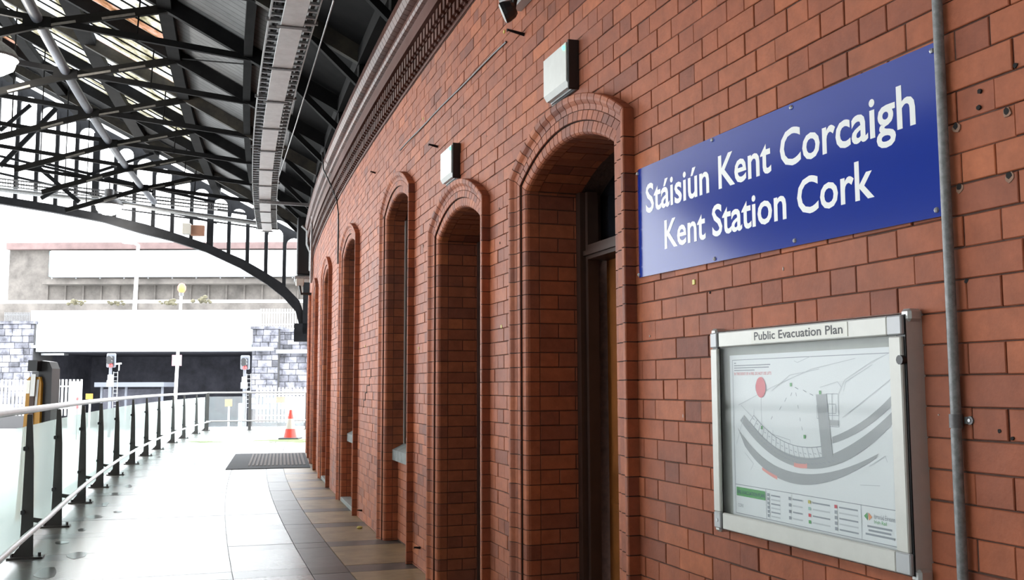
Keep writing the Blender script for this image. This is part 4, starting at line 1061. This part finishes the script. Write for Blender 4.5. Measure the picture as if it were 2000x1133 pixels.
# tags, hooks, holes and chips on the wall
for s, z, lab in ((3.057, 1.707, 'small yellow tag on the brick below the blue sign'), (5.233, 1.675, 'small yellow tag between the two nearest arches'), (7.222, 3.380, 'small yellow tag high above the second arch'), (7.338, 1.633, 'small yellow tag between the second and third arches'), (5.174, 3.352, 'small yellow tag under the floodlight'), (10.0, 1.75, 'small yellow tag on the pier before the fourth arch')):
    ob('wall_tag', MB(W).bbox(s-.009, s+.009, -.002, .004, z-.009, z+.009, .001), 'yellow_tag', None, lab, 'tag', 'yellow tags on the wall')
for i, (s, z, l, lab) in enumerate(((4.84, 3.22, .10, 'black iron hook in the wall near the floodlight'), (6.75, 3.05, .07, 'black iron spike beside the second wall lamp'), (9.45, 3.42, .05, 'black spike high between the third and fourth arches'), (10.1, .10, .05, 'iron stub low on the pier before the fourth arch'), (7.25, .16, .05, 'iron stub low on the pier between second and third arches'))):
    P0 = W(s, -.01, z); P1 = W(s-.02, l, z+.01)
    ob('wall_hook', MB().tube([P0, P0.lerp(P1, .6), P1, P1+Vector((0, 0, -.012))], [.010, .008, .006, .003], 8), 'black_iron', None, lab, 'hook', 'iron hooks in the wall')
holes = MB(); chips = MB(); chipw = MB()
def disc(mb, s, z, r, o, sq=1.0, n=9, jit=.25):
    pts = [(s+r*(1+random.uniform(-jit, jit))*math.cos(2*math.pi*j/n), z+r*sq*(1+random.uniform(-jit, jit))*math.sin(2*math.pi*j/n)) for j in range(n)]
    mb.add([(a, o, b) for a, b in pts]+[(a, -.002, b) for a, b in pts], [tuple(range(n))]+[(i, i+n, (i+1) % n+n, (i+1) % n) for i in range(n)], .5, W)
for s, z, r in ((1.810, 1.957, .008), (1.660, 1.954, .008), (1.808, 1.810, .008), (1.662, 1.808, .008), (1.735, 2.02, .006), (1.74, 1.983, .006), (1.725, 1.24, .005), (1.69, 1.225, .004), (1.80, 1.585, .006), (2.95, 1.66, .004), (1.63, 2.05, .006), (5.27, 2.35, .006), (5.26, 2.15, .006), (7.2, 2.4, .008)):
    disc(holes, s, z, r, .0022)
    if r > .007: disc(chips, s, z-.004, r*1.45, .0018)
for i in range(60):
    s = 1.5+random.random()**1.5*8; z = random.uniform(.9, 3.3)
    if any(abs(s-g['sc']) < g['h']+.03 and z < g['crown']+.05 for g in AG) or (1.84 < s < 3.5 and 1.73 < z < 2.2) or (1.94 < s < 2.9 and .86 < z < 1.54): continue
    disc(chipw, s, z, random.uniform(.0015, .004), .0018, random.choice((1, 1, 3, 5)), 6)
ck = MB(W)
for s_, z0, z1 in ((9.60, 1.425, 1.512), (9.70, 1.352, 1.43), (9.86, 1.28, 1.355), (9.97, 1.205, 1.285), (10.08, 1.13, 1.21)): ck.box(s_-.007, s_+.007, -.004, .0021, z0, z1)
for a_, b_, z_ in ((9.60, 9.71, 1.428), (9.70, 9.87, 1.354), (9.86, 9.98, 1.282), (9.97, 10.09, 1.207)): ck.box(a_, b_, -.004, .0021, z_-.004, z_+.004)
ob('crack', ck, 'hole_dark', wall, kind='stuff')
ob('drill_holes', holes, 'hole_dark', wall, kind='stuff'); ob('hole_chips', chips, 'chip_pale', wall, kind='stuff'); ob('paint_flecks', chipw, 'chip_white', wall, kind='stuff')

# far dark gear on the wall by the gable: cabinet, camera, cable
gb = thing('wall_gear', W(19.2, .2, 3.0), 'black wall cabinet with pale brackets beside the gable rib', 'cabinet')
def gx(x, y, dp): return at(x, y, dp)
ob('cabinet', MB(W).bbox(18.9, 19.4, .02, .30, 3.45, 4.55, .02), 'black_plastic', gb)
ob('lower_plate', MB(W).bbox(18.85, 19.45, .02, .34, 3.36, 3.42, .01), 'galvanised', gb)
ob('bracket', MB().tube([W(18.7, .22, 4.35), W(18.7, .12, 4.25), W(18.7, .12, 4.0), W(18.7, .06, 3.85), W(18.7, .06, 3.5)], .03, 6), 'galvanised', gb)
cm = thing('security_camera', W(18.3, .12, 2.9), 'pale security camera below the black wall cabinet', 'camera')
cp = W(18.4, .20, 3.22)
ob('housing', MB(frame(18.4, .25, 3.20)).bbox(-.22, .22, -.07, .07, 0, .10, .012), 'box_beige', cm)
ob('mount', MB().tube([W(18.5, 0, 3.05), W(18.5, .22, 3.05), W(18.5, .25, 3.20)], .025, 8), 'black_plastic', cm)
ob('wall_wire', MB().tube([W(5.12+i*.25, .006, 3.275+.003*math.sin(i*1.3)+.0055*i) for i in range(13)], .006, 6), 'post_grey', None, 'thin grey cable fixed level along the wall above the arches', 'cable')
ob('wall_cable', MB().tube([W(13.1, .19, 4.45), W(13.0, .18, 4.2), W(12.9, .09, 3.98), W(12.75, .02, 3.75), W(12.62, .012, 3.55), W(12.6, .012, 3.05), W(12.58, .012, 2.9)], .010, 8), 'black_plastic', None, 'black cable looping down from the cornice beside the fourth arch', 'cable')

# ================================================================== things on the platform
mt = thing('floor_mat', W(18.8, 1.0, 0), 'dark entrance mat with ribbed strips on the platform by the wall', 'mat')
MA, MB0 = 16.95, 20.75
ob('mat_body', MB(W).box(MA, MB0, .06, 1.42, .001, .010), 'mat_grey', mt)
for i in range(15):
    o = .12+i*.066; ob('rib', MB(W).box(MA+.55, MB0-.2, o, o+.036, .009, .016), 'mat_rib', mt)
cn = at(567, 857, 25.9); cn.z = 0
cone = thing('traffic_cone', cn, 'orange and white traffic cone standing at the far end of the platform', 'cone')
def lathe(c, pr, n=20):
    mb = MB(); mb.sm = True
    for r, z in pr: mb.v += [c+Vector((r*math.cos(2*math.pi*j/n), r*math.sin(2*math.pi*j/n), z)) for j in range(n)]
    for i in range(len(pr)-1): mb.f += [(i*n+j, i*n+(j+1) % n, (i+1)*n+(j+1) % n, (i+1)*n+j) for j in range(n)]
    mb.f += [tuple(reversed(range(n))), tuple((len(pr)-1)*n+j for j in range(n))]; mb.t = [.5]*len(mb.f); return mb
ob('base', MB(lambda a, b, c: cn+R_*a+Vector((F_.x, F_.y, 0))*b+Vector((0, 0, c))).bbox(-.26, .26, -.26, .26, 0, .035, .012), 'rubber', cone)
ob('cone_body', lathe(cn, [(.175, .03), (.125, .26), (.125, .2605)]), 'cone_red', cone)
ob('cone_body', lathe(cn, [(.079, .52), (.045, .68), (.040, .74), (.030, .75)]), 'cone_red', cone)
ob('reflective_sleeve', lathe(cn, [(.127, .26), (.080, .52)]), 'cone_white', cone)
# moss along the drip line, dark glossy patches by the railing, leaf
ms = MB()
for i in range(26):
    c = at(390+i*8.5, 862+random.uniform(-3, 4), 26.0); c = Vector((0, 0, ZC))+(c-Vector((0, 0, ZC)))*(ZC/(ZC-c.z)); c.z = .0012
    if 415 < 390+i*8.5 < 520: continue
    r = random.uniform(.10, .35); n = 9
    pts = [(c.x+r*1.3*random.uniform(.6, 1.2)*math.cos(2*math.pi*j/n), c.y+r*random.uniform(.6, 1.2)*math.sin(2*math.pi*j/n)) for j in range(n)]
    zz = .0016+i*4e-5; ms.add([(x, y, zz) for x, y in pts], [tuple(range(n))])
ob('moss', ms, 'moss', floor, kind='stuff')
wt = MB(); q = 0
for x, y, rx, ry in ((378, 905, .05, .35), (268, 905, .06, .18), (225, 965, .10, .25), (185, 1010, .10, .22), (150, 1085, .10, .22), (90, 1120, .10, .3), (120, 1060, .08, .1), (250, 950, .06, .3), (205, 985, .05, .3), (160, 1035, .05, .12), (230, 1000, .06, .1), (312, 893, .06, .12)):
    d = at(x, y, 1)-Vector((0, 0, ZC)); c = Vector((0, 0, ZC))+d*(ZC/-d.z); n = 11; q += 1
    pts = [(c.x+rx*.8*random.uniform(.8, 1.15)*math.cos(2*math.pi*j/n), c.y+ry*.8*random.uniform(.8, 1.15)*math.sin(2*math.pi*j/n)) for j in range(n)]
    wt.add([(a, b, .0016+q*4e-5) for a, b in pts], [tuple(range(n))])
ob('dark_patches', wt, 'dark_gloss', floor, kind='stuff')
lf = W(9.55, .10, .01)
ob('dry_leaf', MB().ball(lf, .03, 8, .5), 'leaf_yellow', None, 'crumpled yellow leaf on the floor beside the third arch', 'leaf')

# yellow ticket validator beyond the railing
V0 = at(66, 760, 14.5); V0.z = -1.0
tv = thing('ticket_validator', V0, 'tall yellow and black ticket validator post behind the glass railing', 'ticket machine')
rr = Vector((R_.x, R_.y, 0)); ff = Vector((F_.x, F_.y, 0)).normalized()
VF = lambda a, b, c: V0+rr*a+ff*b+Vector((0, 0, c))
def slabV(poly_, b0, b1, m, nm):
    mb = MB(VF); n = len(poly_); mb.add([(x, b0, z) for x, z in poly_]+[(x, b1, z) for x, z in poly_], [tuple(range(n)), tuple(reversed(range(n, 2*n)))]+[(i, i+n, (i+1) % n+n, (i+1) % n) for i in range(n)]); return ob(nm, mb, m, tv)
slabV([(-.20, 0), (.10, 0), (.115, 2.40), (.09, 2.50), (-.06, 2.50), (-.095, 2.46)], -.02, .04, 'yellow_paint', 'yellow_front')
slabV([(.06, 0), (.25, 0), (.235, 2.62), (.19, 2.72), (.04, 2.74)], .04, .30, 'black_plastic', 'black_back')
slabV([(-.10, 0), (-.02, 0), (.035, 2.52), (-.03, 2.52)], -.04, -.02, 'wood_dark', 'centre_strip')
slabV([(-.055, 2.58), (.08, 2.58), (.085, 2.74), (-.05, 2.74)], -.10, .05, 'black_plastic', 'reader_head')
slabV([(-.03, 2.22), (.035, 2.22), (.045, 2.54), (-.02, 2.54)], -.055, -.04, 'alu', 'display')
slabV([(-.105, 2.26), (-.05, 2.26), (-.04, 2.45), (-.09, 2.45)], -.028, -.02, 'label_cream', 'label')
slabV([(.03, 2.07), (.065, 2.07), (.085, 2.46), (.05, 2.46)], -.028, -.02, 'frame_corner', 'label')

# ================================================================== outside: bridge, walls, signals
GZ = -1.0
def ext(name, m, x0, y0, x1, y1, dp, th, parent=None, label=None, cat=None, group=None, kind=None, ground=False, bev=0):
    """upright box standing square to the photograph's view at its own depth, th thick"""
    a = at(x0, y1, dp); b = at(x1, y1, dp); t = at(x0, y0, dp)
    w = (Vector((b.x, b.y, 0))-Vector((a.x, a.y, 0))); L = w.length; w.normalize(); nn = Vector((-w.y, w.x, 0))
    if nn.dot(F_) < 0: nn = -nn
    z0 = GZ if ground else a.z; z1 = t.z
    Fx = lambda p, q, r: Vector((a.x, a.y, 0))+w*p+nn*q+Vector((0, 0, r))
    mb = MB(Fx); mb.box(0, L, 0, th, z0, z1) if not bev else mb.bbox(0, L, 0, th, z0, z1, bev)
    return ob(name, mb, m, parent, label, cat, group, kind)
BD = 58.0
bg_ = thing('rail_bridge', at(280, 700, BD), 'wide white girder road bridge over a dark opening', 'bridge')
ext('girder', 'bridge_white', 58, 606, 505, 676, BD, .6, bg_)
ext('flange', 'bridge_grey', 64, 674, 492, 680, BD-.25, .9, bg_); ext('flange', 'bridge_white', 70, 680, 492, 687, BD-.35, 1.0, bg_)
ext('bearing', 'galvanised', 80, 690, 125, 694, BD+.3, .6, bg_)
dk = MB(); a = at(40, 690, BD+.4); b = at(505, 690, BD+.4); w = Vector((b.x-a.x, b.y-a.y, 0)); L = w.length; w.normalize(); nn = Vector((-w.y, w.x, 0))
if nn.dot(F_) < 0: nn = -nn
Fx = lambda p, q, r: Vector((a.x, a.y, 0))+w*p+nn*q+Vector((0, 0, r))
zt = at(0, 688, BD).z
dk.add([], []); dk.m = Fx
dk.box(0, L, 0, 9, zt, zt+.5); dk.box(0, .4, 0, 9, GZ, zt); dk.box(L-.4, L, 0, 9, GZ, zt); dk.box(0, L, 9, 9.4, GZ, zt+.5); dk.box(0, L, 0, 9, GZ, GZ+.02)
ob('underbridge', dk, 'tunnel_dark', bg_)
def stone_wall(x0, y0, x1, y1, dp, th, label, nm='abutment'):
    t = thing(nm, at((x0+x1)/2, y1, dp), label, 'stone wall')
    a = at(x0, y1, dp); b = at(x1, y1, dp); top_ = at(x0, y0, dp).z
    w = Vector((b.x-a.x, b.y-a.y, 0)); L = w.length; w.normalize(); nn = Vector((-w.y, w.x, 0))
    if nn.dot(F_) < 0: nn = -nn
    Fx = lambda p, q, r: Vector((a.x, a.y, 0))+w*p+nn*q+Vector((0, 0, r))
    ob('core', MB(Fx).box(0, L, .03, th, GZ, top_-.02), 'stone_joint', t)
    z = at(x0, min(y1, 800), dp).z; 
    while z < top_-.05:
        h = min(random.uniform(.28, .42), top_-z); p = -random.uniform(0, .3)
        while p < L:
            l = random.uniform(.35, .9); p0 = max(0, p); p1 = min(L, p+l)
            if p1-p0 > .08:
                ob('stone', MB(Fx).bbox(p0+.012, p1-.012, random.uniform(-.05, .0), .10, z+.012, z+h-.012, .02, random.random()), 'rough_stone', t)
            p += l
        z += h
    ob('coping', MB(Fx).box(-.1, L+.1, -.12, th, top_, top_+.16), 'rough_stone', t)
    return t
PIER = stone_wall(490, 642, 541, 800, BD-.8, 2.5, 'dark stone bridge pier with rough blocks, right of the opening', 'bridge_pier')
ABUT = stone_wall(541, 648, 640, 800, BD-.3, 2.0, 'dark rough stone abutment behind the traffic cone', 'abutment')
stone_wall(-40, 632, 60, 800, BD-.6, 2.5, 'dark rough stone abutment left of the bridge opening', 'abutment')
ext('string_course', 'bridge_white', 490, 678, 532, 685, BD-1.0, .3, PIER)
ext('string_course', 'bridge_white', 539, 683, 640, 690, BD-.6, .3, ABUT)
def palisade(x0, x1, y0, y1, dp, step, label, m='white_paint', ground=False):
    t = thing('palisade_fence', at((x0+x1)/2, y1, dp), label, 'fence')
    x = x0
    while x < x1:
        ext('pale', m, x, y0, x+step*.48, y1, dp, .05, t, ground=ground); x += step
    for yy in (y0+(y1-y0)*.2, y0+(y1-y0)*.8): ext('fence_rail', m, x0, yy-1, x1, yy+1.2, dp+.06, .05, t)
palisade(508, 640, 603, 641, BD+1.5, 5.2, 'white palisade fence on top of the stone abutment')
palisade(499, 640, 757, 825, 44, 7.2, 'white palisade fence behind the far end of the platform')
palisade(-60, 160, 741, 812, 52, 7.4, 'white palisade fence behind the yellow ticket validator')
palisade(8, 58, 610, 634, BD+3, 3.2, 'dark spiked fence above the left stone abutment', 'galv_dark')
RWD = 84.0
rw = thing('retaining_wall', at(300, 588, RWD), 'stained grey rendered retaining wall behind the bridge', 'retaining wall', kind='structure')
ext('render', 'render_wall', 14, 484, 660, 604, RWD, 1.0, rw)
ext('coping', 'pink_coping', 12, 474, 660, 487, RWD-.15, 1.2, rw)
for i in range(16): ext('buttress', 'render_wall', 90+i*35, 556, 93+i*35, 588, RWD-.10, .15, rw)
ext('ledge', 'render_wall', 82, 545, 660, 555, RWD-1.2, 1.3, rw)
for i in range(12): ext('ledge_post', 'frame_corner', 100+i*47, 541, 102+i*47, 546, RWD-1.15, .1, rw)
ext('upper_road', 'bare_concrete', -120, 587, 700, 594, RWD-5, 3.5, None, 'pale road kerb running below the retaining wall', 'kerb', kind='structure')
ext('planting_bed', 'render_wall', -120, 593, 700, 640, RWD-8, 2, None, 'rough grey planting bank above the bridge', 'bank', kind='structure')
for i, (x, y, r) in enumerate(((398, 590, .6), (150, 594, .5), (225, 595, .45), (330, 594, .55))):
    c = at(x, y, RWD-9); mb = MB()
    for k in range(16):
        d = Vector((random.gauss(0, 1), random.gauss(0, 1), abs(random.gauss(0, .5)))); mb.ball(c+d*r*.55, r*random.uniform(.2, .38), 6, .8)
    ob('shrub', mb, 'foliage', None, 'low olive shrub on the bank above the bridge, %s' % ['right of the lit lamp', 'furthest left', 'left of the tall lamp post', 'just left of the lit lamp'][i], 'shrub', 'shrubs on the bank')
bb = thing('billboard', at(300, 541, RWD-1.6), 'long white billboard in front of the retaining wall', 'billboard')
ext('panel', 'billboard', 98, 489, 600, 540, RWD-1.6, .15, bb); ext('edge_strip', 'billboard_blue', 95, 490, 99, 540, RWD-1.65, .2, bb); ext('lower_rail', 'galv_dark', 98, 540, 600, 542, RWD-1.62, .2, bb)
for i in range(26):
    x = random.uniform(240, 318); y = random.uniform(512, 532); ext('blue_mark', 'billboard_blue', x, y, x+random.uniform(2, 5), y+random.uniform(1.5, 4), RWD-1.63, .03, bb)
ext('far_house', 'faint_wall', -40, 395, 185, 480, 120, 8, None, 'pale house wall far behind the retaining wall at left', 'building')
ext('far_house', 'faint_wall', 184, 430, 320, 480, 130, 8, None, 'pale house far behind with a chimney, right of the first', 'building')
HOUSE = ext('far_house', 'faint_wall', -60, 480, 16, 600, 100, 6, None, 'pale building with a blue window at the left edge', 'building')
ext('window', 'billboard_blue', 0, 502, 11, 513, 99.8, .1, HOUSE)
# street lamps
def lamp_post(x0, y0, x1, y1, dp, r, m, label, zb=99):
    t = thing('lamp_post', at(x0, y0, dp), label, 'lamp post'); p0 = at(x0, y0, dp); p0.z = min(p0.z, zb); p1 = at(x1, y1, dp)
    ob('pole', MB().tube([p0, p0.lerp(p1, .5), p1], [r, r*.85, r*.7], 10), m, t); return t
t = lamp_post(261, 640, 270, 478, 76, .18, 'white_paint', 'tall white street lamp post in front of the billboard')
ob('arm', MB().tube([at(270, 479, 76), at(262, 475, 76), at(245, 474, 76)], .10, 8), 'white_paint', t)
ob('lamp_head', MB().beam(at(246, 474, 76), at(240, 473, 76), .35, .18), 'white_paint', t)
t = lamp_post(339, 800, 354, 575, 38, .075, 'white_paint', 'white pole with a glowing orange lamp and a notice', zb=GZ)
ob('lamp_head', MB().ball(at(355, 563, 38), .16, 10, 1.25), 'sodium_light', t)
ob('lamp_cap', MB().tube([at(354, 578, 38), at(354.5, 571, 38)], .09, 10), 'galv_dark', t)
ext('notice', 'bridge_white', 336.5, 695, 353, 713, 37.85, .03, t); ext('notice_border', 'red_pink', 335.5, 693.5, 354, 714.5, 37.9, .03, t)
# railway signals
def signal(x, y0, y1, base, dp, label, lad):
    t = thing('railway_signal', at(x, base, dp), label, 'signal', 'railway signals at red')
    w = 9; ext('backplate', 'signal_grey', x-w, y0, x+w, y1, dp, .12, t, bev=.04)
    ext('head', 'black_plastic', x-w*.45, y0+6, x+w*.45, y1-2, dp-.10, .12, t)
    h = (y1-y0-8)
    for i, m in ((0, 'black_iron'), (1, 'black_iron'), (2, 'red_light')):
        c = at(x, y0+10+h*(i+.25)/3.2, dp-.14); ob('lens', MB().ball(c, .10, 10), m, t)
        ob('hood', MB().tube([c-F_*.02+Vector((0, 0, .03)), c-F_*.22+Vector((0, 0, .05))], .125, 10), 'black_plastic', t) if i < 2 else None
    ob('mast', MB().tube([at(x, y1, dp+.1), Vector((at(x-3, base, dp+.1).x, at(x-3, base, dp+.1).y, GZ))], .07, 8), 'signal_grey', t)
    ext('id_plate', 'bridge_white', x-6, y1+14, x+4, y1+26, dp-.05, .03, t); ext('id_plate', 'bridge_white', x-8, y1+25, x+5, y1+37, dp-.05, .03, t)
    a = at(x+lad, y1+8, dp+.3)
    for dx in (0, 8):
        p = at(x+lad+dx, y1+8, dp+.3); ob('ladder_rail', MB().tube([p, Vector((p.x, p.y, GZ))], .02, 6), 'galvanised', t)
    for k in range(9):
        p = at(x+lad, y1+10+k*8, dp+.3); q2 = at(x+lad+8, y1+10+k*8, dp+.3); ob('rung', MB().tube([p, q2], .016, 6), 'galvanised', t)
    return t
t1 = signal(216, 690, 718, 830, 47, 'railway signal at red, left of the bright notice pole', 6)
ob('side_arm', MB().beam(at(225, 711, 47), at(237, 710, 47), .07, .07).beam(at(233, 711, 47), at(232, 724, 47), .04, .04), 'white_paint', t1)
signal(478, 694, 722, 830, 47, 'railway signal at red beside the stone bridge pier', 4)
# shelter, signs and small things beyond the barrier
sh = thing('platform_shelter', at(250, 800, 54), 'low grey shelter with flat roof under the bridge', 'shelter')
ext('roof', 'signal_grey', 184, 747, 320, 756, 54, 2.0, sh)
for x in (194, 242, 313): ext('post', 'signal_grey', x, 756, x+4, 815, 54.2, .1, sh, ground=True)
ext('back_panel', 'tunnel_dark', 200, 760, 312, 810, 55.6, .05, sh, ground=True)
def sign_post(x, y0, x1, y1, base, dp, m, label):
    t = thing('warning_sign', at((x+x1)/2, base, dp), label, 'sign'); ext('plate', m, x, y0, x1, y1, dp, .02, t, bev=.005); ext('post', 'white_paint', (x+x1)/2-1.5, y1, (x+x1)/2+1.5, base, dp+.03, .05, t, ground=True)
sign_post(439, 780, 453, 794, 826, 40, 'yellow_paint', 'small yellow sign on a white post beyond the end barrier')
ext('fence_sign', 'orange_sign', 539, 775, 559, 787, 43.8, .03, None, 'small orange sign fixed to the white palisade fence', 'sign')
ext('bollard', 'bridge_white', 465, 788, 471, 820, 41, .12, None, 'white bollard beyond the end barrier glass', 'bollard', ground=True)
ext('relay_box', 'frame_corner', 132, 745, 150, 800, 50, .5, None, 'pale grey equipment cabinet at the end of the white fence', 'cabinet', ground=True, bev=.02)
sign_post(167, 769, 181, 780, 815, 45, 'yellow_paint', 'small yellow sign above the railing, left of the railway signal')
tl = thing('tail_lamp', at(151, 800, 45), 'small red marker lamps beside the grey equipment cabinet', 'lamp')
for y in (779, 795): ob('lens', MB().ball(at(151, y, 45), .06, 8, 1.4), 'red_light', tl)
ob('post', MB().tube([at(151, 776, 45.1), Vector((at(151, 800, 45.1).x, at(151, 800, 45.1).y, GZ))], .03, 6), 'galv_dark', tl)
